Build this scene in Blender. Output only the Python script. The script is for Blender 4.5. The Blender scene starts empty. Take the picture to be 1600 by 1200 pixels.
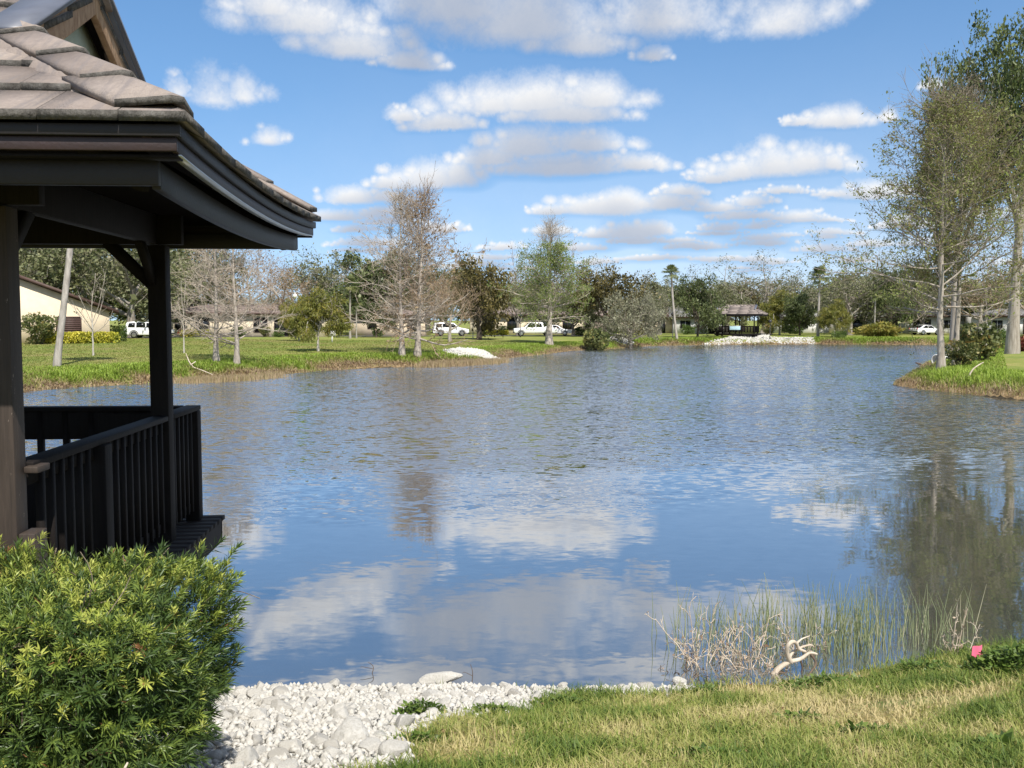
import bpy, math, random
import numpy as np
from mathutils import Vector

rng = np.random.default_rng(7)
random.seed(7)
scene = bpy.context.scene
C = scene.collection
PI = math.pi

# ------------------------------------------------------------------ camera
FPX, EYE = 1500.0, 3.2
PITCH = math.atan(100 / FPX)
cam_d = bpy.data.cameras.new("camera")
cam = bpy.data.objects.new("camera", cam_d)
C.objects.link(cam)
cam_d.sensor_width = 36.0
cam_d.lens = 36.0 * FPX / 1600.0
cam_d.clip_start, cam_d.clip_end = 0.1, 6000.0
cam.location = (0, 0, EYE)
cam.rotation_euler = (PI / 2 - PITCH, 0, 0)
scene.camera = cam

# ------------------------------------------------------------------ sky, sun, exposure
SUN_EL, SUN_AZ = math.radians(53), math.radians(159)
SUN_DIR = Vector((math.sin(SUN_AZ) * math.cos(SUN_EL), math.cos(SUN_AZ) * math.cos(SUN_EL), math.sin(SUN_EL)))
sun_d = bpy.data.lights.new("sun", 'SUN')
sun_d.energy, sun_d.angle, sun_d.color = 4.6, math.radians(0.5), (1.0, 0.95, 0.87)
sun = bpy.data.objects.new("sun", sun_d)
C.objects.link(sun)
sun.rotation_euler = SUN_DIR.to_track_quat('Z', 'Y').to_euler()
sun.location = (20, -30, 60)

scene.view_settings.view_transform = 'Standard'
scene.view_settings.look = 'None'
scene.view_settings.gamma = 1.0
scene.view_settings.exposure = 0.6
scene.render.engine = 'CYCLES'
scene.cycles.max_bounces = 6
scene.cycles.diffuse_bounces = 3
scene.cycles.glossy_bounces = 3
scene.cycles.transmission_bounces = 3
scene.cycles.transparent_max_bounces = 8
scene.cycles.use_denoising = True
scene.cycles.sample_clamp_indirect = 6.0


def ray(u, v):
    a, b = (u - 800) / FPX, -(v - 600) / FPX
    cp, sp = math.cos(PITCH), math.sin(PITCH)
    return np.array([a, cp + b * sp, -sp + b * cp])


def onz(u, v, z=0.0):
    d = ray(u, v)
    t = (z - EYE) / d[2]
    return np.array([d[0] * t, d[1] * t, z])


def aty(u, v, Y):
    d = ray(u, v)
    t = Y / d[1]
    return np.array([d[0] * t, Y, EYE + d[2] * t])


def smooth01(x):
    x = np.clip(x, 0, 1)
    return x * x * (3 - 2 * x)


def spectral(h, w, beta, seed, wrap=True, aniso=1.0):
    r = np.random.default_rng(seed)
    fy = np.fft.fftfreq(h)[:, None] * h * aniso
    fx = np.fft.rfftfreq(w)[None, :] * w * (h / w)
    f = np.sqrt(fx * fx + fy * fy)
    f[0, 0] = 1
    amp = f ** (-beta)
    amp[0, 0] = 0
    ph = r.random(amp.shape) * 2 * PI
    n = np.fft.irfft2(amp * np.exp(1j * ph), s=(h, w))
    return (n / n.std()).astype(np.float32)


# cumulus field: R = cover, G = brightness; azimuth across, elevation 0..90 deg up
CW, CH = 6144, 1536
cover_f = np.full((CH, CW), -2.0, np.float32)
size_f = np.ones((CH, CW), np.float32)
DEG = CH / 90.0


puff_f = np.zeros((CH, CW), np.float32)
rpuff = np.random.default_rng(77)


def stamp(ca, ce, rx, ry, rd, size, gain, puff):
    """one soft lobe in pixels; rd = radius below its middle"""
    x0, x1 = int(ca - rx * 1.5) - 1, int(ca + rx * 1.5) + 2
    y0, y1 = max(0, int(ce - rd * 1.5) - 1), min(CH, int(ce + ry * 1.5) + 2)
    if y1 <= y0:
        return
    xs = np.arange(x0, x1)
    ys = np.arange(y0, y1)[:, None]
    ax = (xs - ca) / rx
    ay = (ys - ce) / np.where(ys >= ce, ry, rd)
    d = (1.0 - np.sqrt(ax * ax + ay * ay)) * gain
    xi = xs % CW
    sub = cover_f[y0:y1][:, xi]
    m = d > sub
    cover_f[y0:y1, xi] = np.where(m, d, sub)
    ss = size_f[y0:y1][:, xi]
    size_f[y0:y1, xi] = np.where(m, size, ss)
    if puff:
        pp = puff_f[y0:y1][:, xi]
        puff_f[y0:y1, xi] = np.where(m & (d > -0.1), np.broadcast_to(ay, d.shape) - 0.25 * ax, pp)


def put_cloud(az, el, hw, up, down=None, soft=1.0):
    """az/el in degrees of the middle of the flat base; hw half width, up = height"""
    ca = (az + 180.0) / 360.0 * CW
    ce = el * DEG
    H_, W_ = up * DEG, hw * DEG
    stamp(ca, ce + 0.10 * H_, W_, H_ * 0.78, H_ * 0.22, up, 0.8 * soft, False)
    n = int(np.clip(9 * hw / up, 7, 50))
    for i in range(n):
        x = rpuff.uniform(-0.76, 0.76)
        env = (1 - abs(x) ** 2.2) ** 0.6
        rho = H_ * rpuff.uniform(0.24, 0.52) * (0.5 + 0.5 * env)
        top = H_ * env * rpuff.uniform(0.62, 0.95)
        y = max(rho * 0.35, rpuff.uniform(0.25, 1.0) ** 0.5 * top - rho)
        stamp(ca + x * W_, ce + y, rho * rpuff.uniform(1.05, 1.5), rho, min(rho, y + 0.12 * H_), up, 0.62 * soft, True)


def cloud_px(u, v, hw, up, soft=1.0):
    d = ray(u, v)
    az = math.degrees(math.atan2(d[0], d[1]))
    hyp = math.hypot(d[0], d[1])
    el = math.degrees(math.atan2(d[2], hyp))
    k = math.degrees(1 / FPX) / (1 + ((u - 800) / FPX) ** 2) ** 0.5
    put_cloud(az, el, hw * k * 1.2, up * k * 1.55, soft=soft)


for c in [
    (800, 62, 210, 130), (1010, 48, 190, 120), (1180, 52, 130, 95), (700, 30, 160, 100), (990, 86, 36, 26), (880, 78, 90, 60),
    (440, 50, 130, 90), (520, 82, 120, 60), (610, 96, 70, 30), (395, 20, 90, 60),
    (800, 172, 175, 62), (900, 166, 88, 58), (740, 172, 90, 62), (655, 192, 78, 34), (860, 186, 120, 40), (600, 176, 36, 22),
    (790, 238, 105, 46), (880, 232, 95, 38), (850, 268, 165, 42), (730, 252, 70, 36), (960, 262, 70, 30),
    (632, 282, 80, 44), (675, 276, 44, 38), (575, 284, 40, 24), (520, 306, 62, 30), (570, 304, 40, 18), (495, 330, 80, 18),
    (300, 158, 82, 78), (345, 152, 48, 60), (250, 142, 40, 44), (382, 214, 40, 34),
    (1170, 272, 125, 58), (1215, 266, 82, 54), (1115, 274, 62, 40), (1262, 262, 36, 34), (1080, 278, 60, 20),
    (1262, 194, 62, 36), (1290, 190, 34, 36), (1220, 192, 42, 20), (1350, 184, 20, 22), (1420, 134, 26, 18), (1195, 188, 18, 14),
    (1325, 306, 90, 34), (1375, 300, 40, 30), (1255, 304, 30, 14),
    (900, 330, 105, 34), (935, 326, 60, 36), (1010, 322, 60, 32), (830, 330, 60, 16), (1130, 318, 42, 22), (1085, 326, 60, 18),
    (960, 364, 75, 24), (985, 362, 40, 24), (825, 362, 46, 18), (900, 366, 40, 10), (1200, 342, 60, 20), (1090, 356, 46, 14),
    (750, 384, 45, 14), (640, 352, 60, 16), (860, 386, 60, 12), (1050, 384, 55, 12), (1150, 380, 50, 14), (1240, 390, 60, 14),
    (540, 372, 70, 16), (1320, 380, 50, 14), (1400, 350, 60, 22), (980, 402, 60, 9), (1120, 404, 70, 9), (700, 408, 70, 10),
    (1245, 370, 26, 12), (520, 350, 40, 14), (560, 326, 60, 14), (1030, 300, 50, 18), (1180, 300, 50, 14),
    (1560, 140, 62, 52), (1640, 150, 70, 60), (1520, 250, 50, 20), (1600, 300, 90, 34), (1500, 330, 70, 24), (1560, 400, 80, 16),
    (1160, 410, 40, 12), (1290, 405, 40, 10),
]:
    cloud_px(*c)
rl = np.random.default_rng(19)
for i in range(34):                        # the far rows, thin with distance
    v_l = rl.uniform(335, 425)
    cloud_px(rl.uniform(480, 1560), v_l, rl.uniform(22, 60) * (1.2 - (v_l - 335) / 180), rl.uniform(7, 15) * (1.25 - (v_l - 335) / 130))
rc = np.random.default_rng(31)
for i in range(330):                       # the rest of the sky, seen only in the water and as light
    az = rc.uniform(-180, 180)
    el = 2 + 70 * rc.random() ** 1.5
    if abs(az) < 31 and el < 20:
        continue
    k = 0.8 + el / 11.0
    put_cloud(az, el, rc.uniform(1.5, 4.5) * k / max(0.3, math.cos(math.radians(el))), rc.uniform(0.8, 2.0) * k)
for az, el, hw, up in [(-6, 20.5, 9, 3.2), (7, 20, 9, 3.0), (-17, 21, 8, 3.0), (19, 20.5, 7, 3), (12, 22.5, 9, 3), (-10, 23.5, 10, 3.5), (1, 22, 8, 3), (0, 26, 14, 5), (-22, 28, 12, 5), (24, 27, 12, 5), (5, 34, 16, 6)]:
    put_cloud(az, el, hw, up)
n1 = spectral(CH, CW, 1.55, 1)
n2 = spectral(CH, CW, 1.15, 2)
n3 = spectral(CH, CW, 1.9, 3)
big = np.abs(spectral(CH, CW, 1.7, 5))
yi, xi_ = np.arange(CH)[:, None], np.arange(CW)[None, :]
w1, w2 = spectral(CH, CW, 1.6, 11), spectral(CH, CW, 1.6, 12)
wa = 13.0
ya = np.clip(yi + (w1 * wa * 0.7).astype(np.int32), 0, CH - 1)
xa = (xi_ + (w2 * wa).astype(np.int32)) % CW
cover_f, size_f, puff_f = cover_f[ya, xa], size_f[ya, xa], puff_f[ya, xa]
del w1, w2, ya, xa
amp = np.clip(0.75 + 0.1 * size_f, 0.7, 1.2)
dens = cover_f + amp * (0.21 * n1 + 0.045 * n2 + 0.05 * n3 - 0.05 * big + 0.04)
cov = smooth01((dens + 0.12) / 0.66)
tau = np.zeros(CW, np.float32)
lit = np.zeros((CH, CW), np.float32)
for r in range(CH - 1, -1, -1):
    s = np.clip(size_f[r], 0.45, 4.0) * DEG
    tau = tau * (1 - 0.35 / s - 0.25 * (cov[r] < 0.12)) + cov[r] * (1.0 / s)
    lit[r] = tau
lit = sum(np.roll(lit, k, 1) for k in range(-7, 8)) / 15.0
lit = sum(np.roll(lit, k, 1) for k in range(-9, 10, 3)) / 7.0
bill = 0.035 * n1 + 0.02 * n2 + 0.03 * np.clip(puff_f, -1, 1)
gx = np.exp(-np.clip(lit * 2.6 - 0.45, 0, None))
bright = np.clip(0.40 + 0.60 * gx + bill * (0.5 + 0.5 * gx), 0.3, 1.08)
cov = np.clip(cov, 0, 1) * 0.96
# thin high veil low down
elv = (np.arange(CH) / DEG)[:, None]
veil = np.clip(0.20 * n3 + 0.12 * n1 + 0.46, 0, 0.8) * np.exp(-(elv / 8.5) ** 1.5)
cov = np.maximum(cov, veil)
px = np.ones((CH, CW, 4), np.float32)
px[..., 0], px[..., 1], px[..., 2] = cov, bright, 0
cl_img = bpy.data.images.new("cumulus_field", CW, CH, alpha=False, float_buffer=True)
cl_img.colorspace_settings.name = 'Non-Color'
cl_img.pixels.foreach_set(px.ravel())
cl_img.update()
cl_img.pack()
del px, n1, n2, n3, big, dens, cov, lit, bright, bill, gx, cover_f, size_f, puff_f

world = bpy.data.worlds.new("World")
scene.world = world
world.use_nodes = True
wt = world.node_tree
wt.nodes.clear()


def wn(t, **k):
    n = wt.nodes.new(t)
    for a, b in k.items():
        setattr(n, a, b)
    return n


sky = wn('ShaderNodeTexSky', sky_type='NISHITA', sun_disc=False, sun_elevation=SUN_EL, sun_rotation=SUN_AZ,
         altitude=0.0, air_density=1.0, dust_density=0.0, ozone_density=3.0)
tc = wn('ShaderNodeTexCoord')
sep = wn('ShaderNodeSeparateXYZ')
wt.links.new(tc.outputs['Generated'], sep.inputs[0])


def wmath(op, a, b=None, c=None):
    n = wn('ShaderNodeMath', operation=op)
    for i, x in enumerate((a, b, c)):
        if x is None:
            continue
        if isinstance(x, (int, float)):
            n.inputs[i].default_value = x
        else:
            wt.links.new(x, n.inputs[i])
    return n.outputs[0]


svec = wn('ShaderNodeVectorMath', operation='MULTIPLY_ADD')       # lift the look-up off the washed-out last degrees of the horizon
svec.inputs[1].default_value = (1, 1, 0.86)
svec.inputs[2].default_value = (0, 0, 0.12)
wt.links.new(tc.outputs['Generated'], svec.inputs[0])
snorm = wn('ShaderNodeVectorMath', operation='NORMALIZE')
wt.links.new(svec.outputs[0], snorm.inputs[0])
wt.links.new(snorm.outputs[0], sky.inputs[0])
azn = wmath('ARCTAN2', sep.outputs[0], sep.outputs[1])
uu = wmath('MULTIPLY_ADD', azn, 1 / (2 * PI), 0.5)
eln = wmath('ARCSINE', wmath('MAXIMUM', sep.outputs[2], 0.0))
vv = wmath('MULTIPLY', eln, 2 / PI)
comb = wn('ShaderNodeCombineXYZ')
wt.links.new(uu, comb.inputs[0])
wt.links.new(vv, comb.inputs[1])
im = wn('ShaderNodeTexImage', image=cl_img, interpolation='Linear', extension='EXTEND')
wt.links.new(comb.outputs[0], im.inputs[0])
sc = wn('ShaderNodeSeparateColor')
wt.links.new(im.outputs[0], sc.inputs[0])
ramp = wn('ShaderNodeValToRGB')
e = ramp.color_ramp.elements
e[0].position, e[0].color = 0.38, (0.40, 0.46, 0.58, 1)
e[1].position, e[1].color = 1.0, (1.0, 0.985, 0.96, 1)
wt.links.new(sc.outputs[1], ramp.inputs[0])
cs = wn('ShaderNodeVectorMath', operation='SCALE')
cs.inputs['Scale'].default_value = 4.6
wt.links.new(ramp.outputs[0], cs.inputs[0])
mix = wn('ShaderNodeMix', data_type='RGBA')
wt.links.new(sc.outputs[0], mix.inputs[0])
stint = wn('ShaderNodeVectorMath', operation='MULTIPLY')
stint.inputs[1].default_value = (0.50, 0.665, 0.74)
wt.links.new(sky.outputs[0], stint.inputs[0])
wt.links.new(stint.outputs[0], mix.inputs[6])
wt.links.new(cs.outputs[0], mix.inputs[7])
bg = wn('ShaderNodeBackground')
bg.inputs[1].default_value = 0.15
wt.links.new(mix.outputs[2], bg.inputs[0])
wo = wn('ShaderNodeOutputWorld')
wt.links.new(bg.outputs[0], wo.inputs[0])

# ------------------------------------------------------------------ mesh helpers
def npmesh(name, V, faces, attrs=None, smooth=False):
    V = np.asarray(V, np.float32).reshape(-1, 3)
    faces = [np.asarray(f, np.int32) for f in faces if len(f)]
    me = bpy.data.meshes.new(name)
    me.vertices.add(len(V))
    me.vertices.foreach_set('co', V.ravel())
    nl = sum(f.size for f in faces)
    nf = sum(len(f) for f in faces)
    me.loops.add(nl)
    me.loops.foreach_set('vertex_index', np.concatenate([f.ravel() for f in faces]))
    tot = np.concatenate([np.full(len(f), f.shape[1], np.int32) for f in faces])
    me.polygons.add(nf)
    me.polygons.foreach_set('loop_start', np.concatenate([[0], np.cumsum(tot)[:-1]]).astype(np.int32))
    me.polygons.foreach_set('loop_total', tot)
    if smooth:
        me.polygons.foreach_set('use_smooth', np.ones(nf, bool))
    me.update(calc_edges=True)
    for k, a in (attrs or {}).items():
        at = me.attributes.new(k, 'FLOAT', 'POINT')
        at.data.foreach_set('value', np.asarray(a, np.float32).ravel())
    me.validate()
    return me


class MB:
    """collects boxes, tubes and sheets into one mesh"""
    def __init__(s):
        s.V, s.F, s.n = [], {}, 0

    def add(s, V, *fs):
        V = np.asarray(V, float).reshape(-1, 3)
        for f in fs:
            f = np.asarray(f, np.int32)
            if f.size:
                s.F.setdefault(f.shape[1], []).append(f + s.n)
        s.V.append(V)
        s.n += len(V)
        return s

    def hexa(s, p):
        return s.add(p, [[0, 3, 2, 1], [4, 5, 6, 7], [0, 1, 5, 4], [1, 2, 6, 5], [2, 3, 7, 6], [3, 0, 4, 7]])

    def box(s, x0, x1, y0, y1, z0, z1):
        return s.hexa([(x0, y0, z0), (x1, y0, z0), (x1, y1, z0), (x0, y1, z0), (x0, y0, z1), (x1, y0, z1), (x1, y1, z1), (x0, y1, z1)])

    def bar(s, a, b, w, h, up=(0, 0, 1)):
        a, b, up = Vector(a), Vector(b), Vector(up)
        d = (b - a).normalized()
        r = d.cross(up)
        if r.length < 1e-4:
            r = d.cross(Vector((1, 0, 0)))
        r.normalize()
        u = r.cross(d).normalized()
        r, u = r * w / 2, u * h / 2
        return s.hexa([a - r - u, a + r - u, b + r - u, b - r - u, a - r + u, a + r + u, b + r + u, b - r + u])

    def tube(s, pts, rad, n=8, caps=True):
        V, F = chains(np.asarray(pts, float)[None], np.broadcast_to(np.asarray(rad, float), (len(pts),))[None], n)
        s.add(V, F)
        if caps:
            k = len(pts)
            b = s.n - len(V)
            s.F.setdefault(n, []).append(np.array([[b + i for i in range(n)][::-1], [b + (k - 1) * n + i for i in range(n)]], np.int32))
        return s

    def prism(s, poly, y0, y1, ax='y'):
        """poly: (a,b) outline extruded along ax"""
        n = len(poly)
        f = {'y': lambda a, b, t: (a, t, b), 'x': lambda a, b, t: (t, a, b), 'z': lambda a, b, t: (a, b, t)}[ax]
        V = [f(a, b, y0) for a, b in poly] + [f(a, b, y1) for a, b in poly]
        q = [[i, (i + 1) % n, n + (i + 1) % n, n + i] for i in range(n)]
        return s.add(V, q, [list(range(n))[::-1]], [list(range(n, 2 * n))])

    def mesh(s, name, smooth=False):
        return npmesh(name, np.concatenate(s.V), [np.concatenate(f) for f in s.F.values()], smooth=smooth)

    def build(s, name, mat, parent=None, smooth=False, bevel=0, label=None, fix=True):
        me = s.mesh(name, smooth)
        if fix:
            import bmesh
            bm = bmesh.new()
            bm.from_mesh(me)
            bmesh.ops.recalc_face_normals(bm, faces=bm.faces)
            bm.to_mesh(me)
            bm.free()
        o = link(name, me, mat, parent)
        if bevel:
            m = o.modifiers.new('bevel', 'BEVEL')
            m.width, m.segments, m.limit_method = bevel, 2, 'ANGLE'
        if label:
            o['label'] = label
        return o


def chains(P, R, n):
    """P (N,k,3), R (N,k): tapered tubes with shared rings"""
    N, k, _ = P.shape
    T = np.empty_like(P)
    T[:, 1:-1] = P[:, 2:] - P[:, :-2]
    T[:, 0] = P[:, 1] - P[:, 0]
    T[:, -1] = P[:, -1] - P[:, -2]
    T /= np.linalg.norm(T, axis=2, keepdims=True) + 1e-9
    main = P[:, -1] - P[:, 0]
    ref = np.where((np.abs(main[:, 2]) > 0.8 * np.linalg.norm(main, axis=1))[:, None], np.array([1.0, 0, 0]), np.array([0, 0, 1.0]))
    A = np.cross(T, ref[:, None, :])
    A /= np.linalg.norm(A, axis=2, keepdims=True) + 1e-9
    B = np.cross(T, A)
    ang = np.arange(n) * 2 * PI / n
    V = P[:, :, None, :] + R[:, :, None, None] * (np.cos(ang)[None, None, :, None] * A[:, :, None, :] + np.sin(ang)[None, None, :, None] * B[:, :, None, :])
    base = (np.arange(N) * k * n)[:, None, None] + (np.arange(k - 1) * n)[None, :, None]
    i, j = np.arange(n), (np.arange(n) + 1) % n
    F = np.stack([base + i, base + j, base + n + j, base + n + i], axis=-1).reshape(-1, 4)
    return V.reshape(-1, 3), F


def link(name, me, mat, parent=None):
    o = bpy.data.objects.new(name, me)
    C.objects.link(o)
    if mat is not None and me is not None and not me.materials:
        me.materials.append(mat)
    if parent is not None:
        o.parent = parent
    return o


def tag(o, label=None, cat=None, group=None, kind=None):
    for k, v in (('label', label), ('category', cat), ('group', group), ('kind', kind)):
        if v:
            o[k] = v
    return o


def thing(name, label, cat, loc=(0, 0, 0), rotz=0.0, group=None, scale=None):
    o = bpy.data.objects.new(name, None)
    C.objects.link(o)
    o.location = tuple(float(a) for a in loc)
    o.rotation_euler = (0, 0, rotz)
    if scale is not None:
        o.scale = scale
    return tag(o, label, cat, group)


# ------------------------------------------------------------------ materials
class NT:
    def __init__(s, name):
        s.m = bpy.data.materials.new(name)
        s.m.use_nodes = True
        s.t = s.m.node_tree
        s.b = s.t.nodes['Principled BSDF']
        s.out = s.t.nodes['Material Output']

    def n(s, t, ins=None, **k):
        nd = s.t.nodes.new(t)
        for a, b in k.items():
            setattr(nd, a, b)
        for a, b in (ins or {}).items():
            s.set(nd.inputs[a], b)
        return nd

    def set(s, sock, v):
        if hasattr(v, 'is_output'):
            s.t.links.new(v, sock)
        else:
            sock.default_value = v

    def noise(s, scale, detail=4, rough=0.55, vec=None, dist=0.0):
        nd = s.n('ShaderNodeTexNoise', {'Scale': scale, 'Detail': detail, 'Roughness': rough, 'Distortion': dist})
        s.t.links.new(vec if vec is not None else s.obj(), nd.inputs['Vector'])
        return nd.outputs['Fac']

    def obj(s):
        if not hasattr(s, '_tc'):
            s._tc = s.n('ShaderNodeTexCoord')
        return s._tc.outputs['Object']

    def mapv(s, scale=(1, 1, 1), rot=(0, 0, 0), vec=None):
        nd = s.n('ShaderNodeMapping', {'Scale': scale, 'Rotation': rot})
        s.t.links.new(vec if vec is not None else s.obj(), nd.inputs['Vector'])
        return nd.outputs[0]

    def attr(s, name):
        return s.n('ShaderNodeAttribute', attribute_name=name).outputs['Fac']

    def ramp(s, fac, stops, interp='LINEAR'):
        nd = s.n('ShaderNodeValToRGB')
        cr = nd.color_ramp
        cr.interpolation = interp
        while len(cr.elements) < len(stops):
            cr.elements.new(0.5)
        for el, (p, c) in zip(cr.elements, stops):
            el.position = p
            el.color = (c, c, c, 1) if isinstance(c, (int, float)) else (*c, 1)
        s.t.links.new(fac, nd.inputs[0])
        return nd.outputs[0]

    def mix(s, fac, a, b, blend='MIX'):
        nd = s.n('ShaderNodeMix', data_type='RGBA', blend_type=blend)
        for i, v in ((0, fac), (6, a), (7, b)):
            if isinstance(v, tuple) and len(v) == 3:
                v = (*v, 1)
            s.set(nd.inputs[i], v)
        return nd.outputs[2]

    def math(s, op, *a, clamp=False):
        nd = s.n('ShaderNodeMath', operation=op, use_clamp=clamp)
        for i, x in enumerate(a):
            s.set(nd.inputs[i], x)
        return nd.outputs[0]

    def col(s, c):
        s.set(s.b.inputs['Base Color'], (*c, 1) if isinstance(c, tuple) and len(c) == 3 else c)
        return s

    def rough(s, r, spec=0.5):
        s.set(s.b.inputs['Roughness'], r)
        s.set(s.b.inputs['Specular IOR Level'], spec)
        return s

    def bump(s, h, strength=0.3, dist=0.02, normal=None):
        nd = s.n('ShaderNodeBump', {'Strength': strength, 'Distance': dist, 'Height': h})
        if normal is not None:
            s.set(nd.inputs['Normal'], normal)
        s.t.links.new(nd.outputs[0], s.b.inputs['Normal'])
        return nd.outputs[0]


def plain(name, c, rough=0.6, spec=0.4, var=0.15, vscale=6.0, bump=0.0, bscale=40.0, metal=0.0):
    t = NT(name)
    f = t.noise(vscale, 5)
    lo, hi = tuple(x * (1 - var) for x in c), tuple(min(1, x * (1 + var)) for x in c)
    t.col(t.ramp(f, [(0.3, lo), (0.7, hi)])).rough(rough, spec)
    t.b.inputs['Metallic'].default_value = metal
    if bump:
        t.bump(t.noise(bscale, 4), bump, 0.01)
    return t.m


def leafmat(name, stops, trans=0.3, rough=0.5, objvar=0.25, spec=0.35):
    """stops over the per-leaf tint 0..1; copies of a tree vary a little"""
    t = NT(name)
    oi = t.n('ShaderNodeObjectInfo')
    f = t.math('MULTIPLY_ADD', t.math('SUBTRACT', oi.outputs['Random'], 0.5), objvar, t.attr('tint'), clamp=True)
    c = t.ramp(f, stops)
    t.col(c).rough(rough, spec)
    tr = t.n('ShaderNodeBsdfTranslucent')
    t.t.links.new(c, tr.inputs[0])
    mx = t.n('ShaderNodeMixShader', {0: trans})
    t.t.links.new(t.b.outputs[0], mx.inputs[1])
    t.t.links.new(tr.outputs[0], mx.inputs[2])
    t.t.links.new(mx.outputs[0], t.out.inputs[0])
    return t.m


def barkmat(name, a, b, scale=5.0, lichen=None):
    t = NT(name)
    v = t.mapv((1, 1, 0.22))
    f = t.noise(scale, 6, 0.65, v)
    c = t.ramp(f, [(0.32, a), (0.68, b)])
    if lichen:
        c = t.mix(t.ramp(t.noise(1.6, 4), [(0.52, 0.0), (0.66, 0.8)]), c, lichen)
    t.col(c).rough(0.9, 0.15)
    t.bump(f, 0.6, 0.04)
    return t.m

# ------------------------------------------------------------------ lake outline and terrain
near_px = [(370, 1080), (450, 1072), (560, 1076), (650, 1074), (700, 1070), (850, 1078), (1000, 1077), (1080, 1072), (1200, 1066), (1300, 1054), (1400, 1036), (1500, 1014), (1600, 1003)]
prom_px = [(1640, 632), (1600, 626), (1550, 621), (1500, 614), (1455, 610), (1425, 606), (1395, 602)]
back_px = [(1412, 591), (1428, 581), (1442, 572), (1456, 564), (1490, 556), (1520, 549), (1530, 545), (1505, 541)]
far_px = [(1460, 538.6), (1380, 538.2), (1270, 537.8), (1180, 538.4), (1100, 538.8), (1040, 540), (1000, 541.4), (960, 545), (905, 547.5), (880, 550), (830, 556), (792, 560), (770, 567), (700, 571), (660, 572.5), (600, 574), (520, 578), (450, 584), (400, 591), (340, 593), (300, 596), (230, 599), (100, 606), (36, 613), (-100, 622)]
P2 = lambda L: [tuple(onz(u, v)[:2]) for u, v in L]
LAKE = np.array([(-45, 5), (-14, 6.6), (-6, 7.6), (-3.6, 8.1)] + P2(near_px) + [(9, 11.5), (16, 17), (24, 24), (29, 31)] + P2(prom_px) + P2(back_px) + P2(far_px) + [(-40, 33), (-60, 22)])


def lake_sd(x, y):
    """signed distance to the shore, positive on land"""
    x, y = np.asarray(x, float), np.asarray(y, float)
    sh = x.shape
    x, y = x.ravel(), y.ravel()
    d2 = np.full(x.shape, 1e18)
    ins = np.zeros(x.shape, bool)
    for a, b in zip(LAKE, np.roll(LAKE, -1, 0)):
        e = b - a
        t = np.clip(((x - a[0]) * e[0] + (y - a[1]) * e[1]) / (e @ e), 0, 1)
        d2 = np.minimum(d2, (x - a[0] - t * e[0]) ** 2 + (y - a[1] - t * e[1]) ** 2)
        c = (a[1] > y) != (b[1] > y)
        ins ^= c & (x < e[0] * (y - a[1]) / (e[1] if abs(e[1]) > 1e-9 else 1e-9) + a[0])
    d = np.sqrt(d2)
    return np.where(ins, -d, d).reshape(sh)


def wob(x, y, s, seed):
    r = np.random.default_rng(seed)
    o = np.zeros(np.shape(x))
    for k in range(6):
        a = r.uniform(0, 2 * PI)
        f = s * r.uniform(0.6, 2.2)
        o = o + np.sin((np.cos(a) * x + np.sin(a) * y) * f + r.uniform(0, 6.3)) / 2.4
    return o


def height(x, y, d=None):
    x, y = np.asarray(x, float), np.asarray(y, float)
    if d is None:
        d = lake_sd(x, y)
    near = smooth01((20 - y) / 6) * smooth01((14 - np.abs(x)) / 4 + 0.3)
    hn = 1.56 * (1 - np.exp(-(np.maximum(d, 0) / 4.3) ** 1.25)) + np.maximum(d, 0) * 0.004
    dd = np.maximum(d + 0.25 * wob(x, y, 0.8, 5), 0)
    hf = 0.82 * (1 - np.exp(-(dd / 1.9) ** 1.3)) + 0.30 * (1 - np.exp(-dd / 22)) + 0.05 * wob(x, y, 0.12, 3) * np.clip(dd / 6, 0, 1) + 0.0022 * np.clip(dd, 0, 90)
    h = near * hn + (1 - near) * hf
    h = h + np.clip(d, 0, 1) * (0.012 * wob(x, y, 2.2, 8) + 0.008 * wob(x, y, 6.0, 9)) * np.clip(1 - y / 40, 0, 1)
    return np.where(d < 0, np.maximum(d * 0.45, -1.6), h)


def hz(x, y):
    return float(height(np.array([x]), np.array([y]))[0])


def gat(u, Y):
    """the ground under picture column u at distance Y"""
    x = (u - 800) / FPX * (Y * math.cos(PITCH) + 2.0 * math.sin(PITCH))
    return np.array([x, Y, hz(x, Y)])


def gpt(u, v):
    d = ray(u, v)
    ts = np.concatenate([np.arange(2, 30, 0.05), np.arange(30, 260, 0.2)])
    pz = EYE + d[2] * ts
    hh = np.maximum(height(d[0] * ts, d[1] * ts), -0.0)
    i = np.argmax(pz <= hh)
    t = ts[i]
    return np.array([d[0] * t, d[1] * t, hz(d[0] * t, d[1] * t)])


# rubble apron on the near bank (picture outline carried to the ground)
ROCKZONE = np.array([gpt(u, v)[:2] for u, v in [(200, 1195), (330, 1085)]] + [gpt(u, v)[:2] for u, v in [(370, 1078), (450, 1070), (560, 1074), (700, 1070), (850, 1076), (1000, 1075), (1078, 1070), (1090, 1082), (1000, 1088), (900, 1084), (845, 1096), (830, 1112), (735, 1120), (700, 1124), (625, 1160), (640, 1196), (480, 1210), (300, 1215)]])


def in_poly(x, y, P):
    ins = np.zeros(np.shape(x), bool)
    for a, b in zip(P, np.roll(P, -1, 0)):
        c = (a[1] > y) != (b[1] > y)
        ins ^= c & (x < (b[0] - a[0]) * (y - a[1]) / ((b[1] - a[1]) if abs(b[1] - a[1]) > 1e-9 else 1e-9) + a[0])
    return ins


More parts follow.
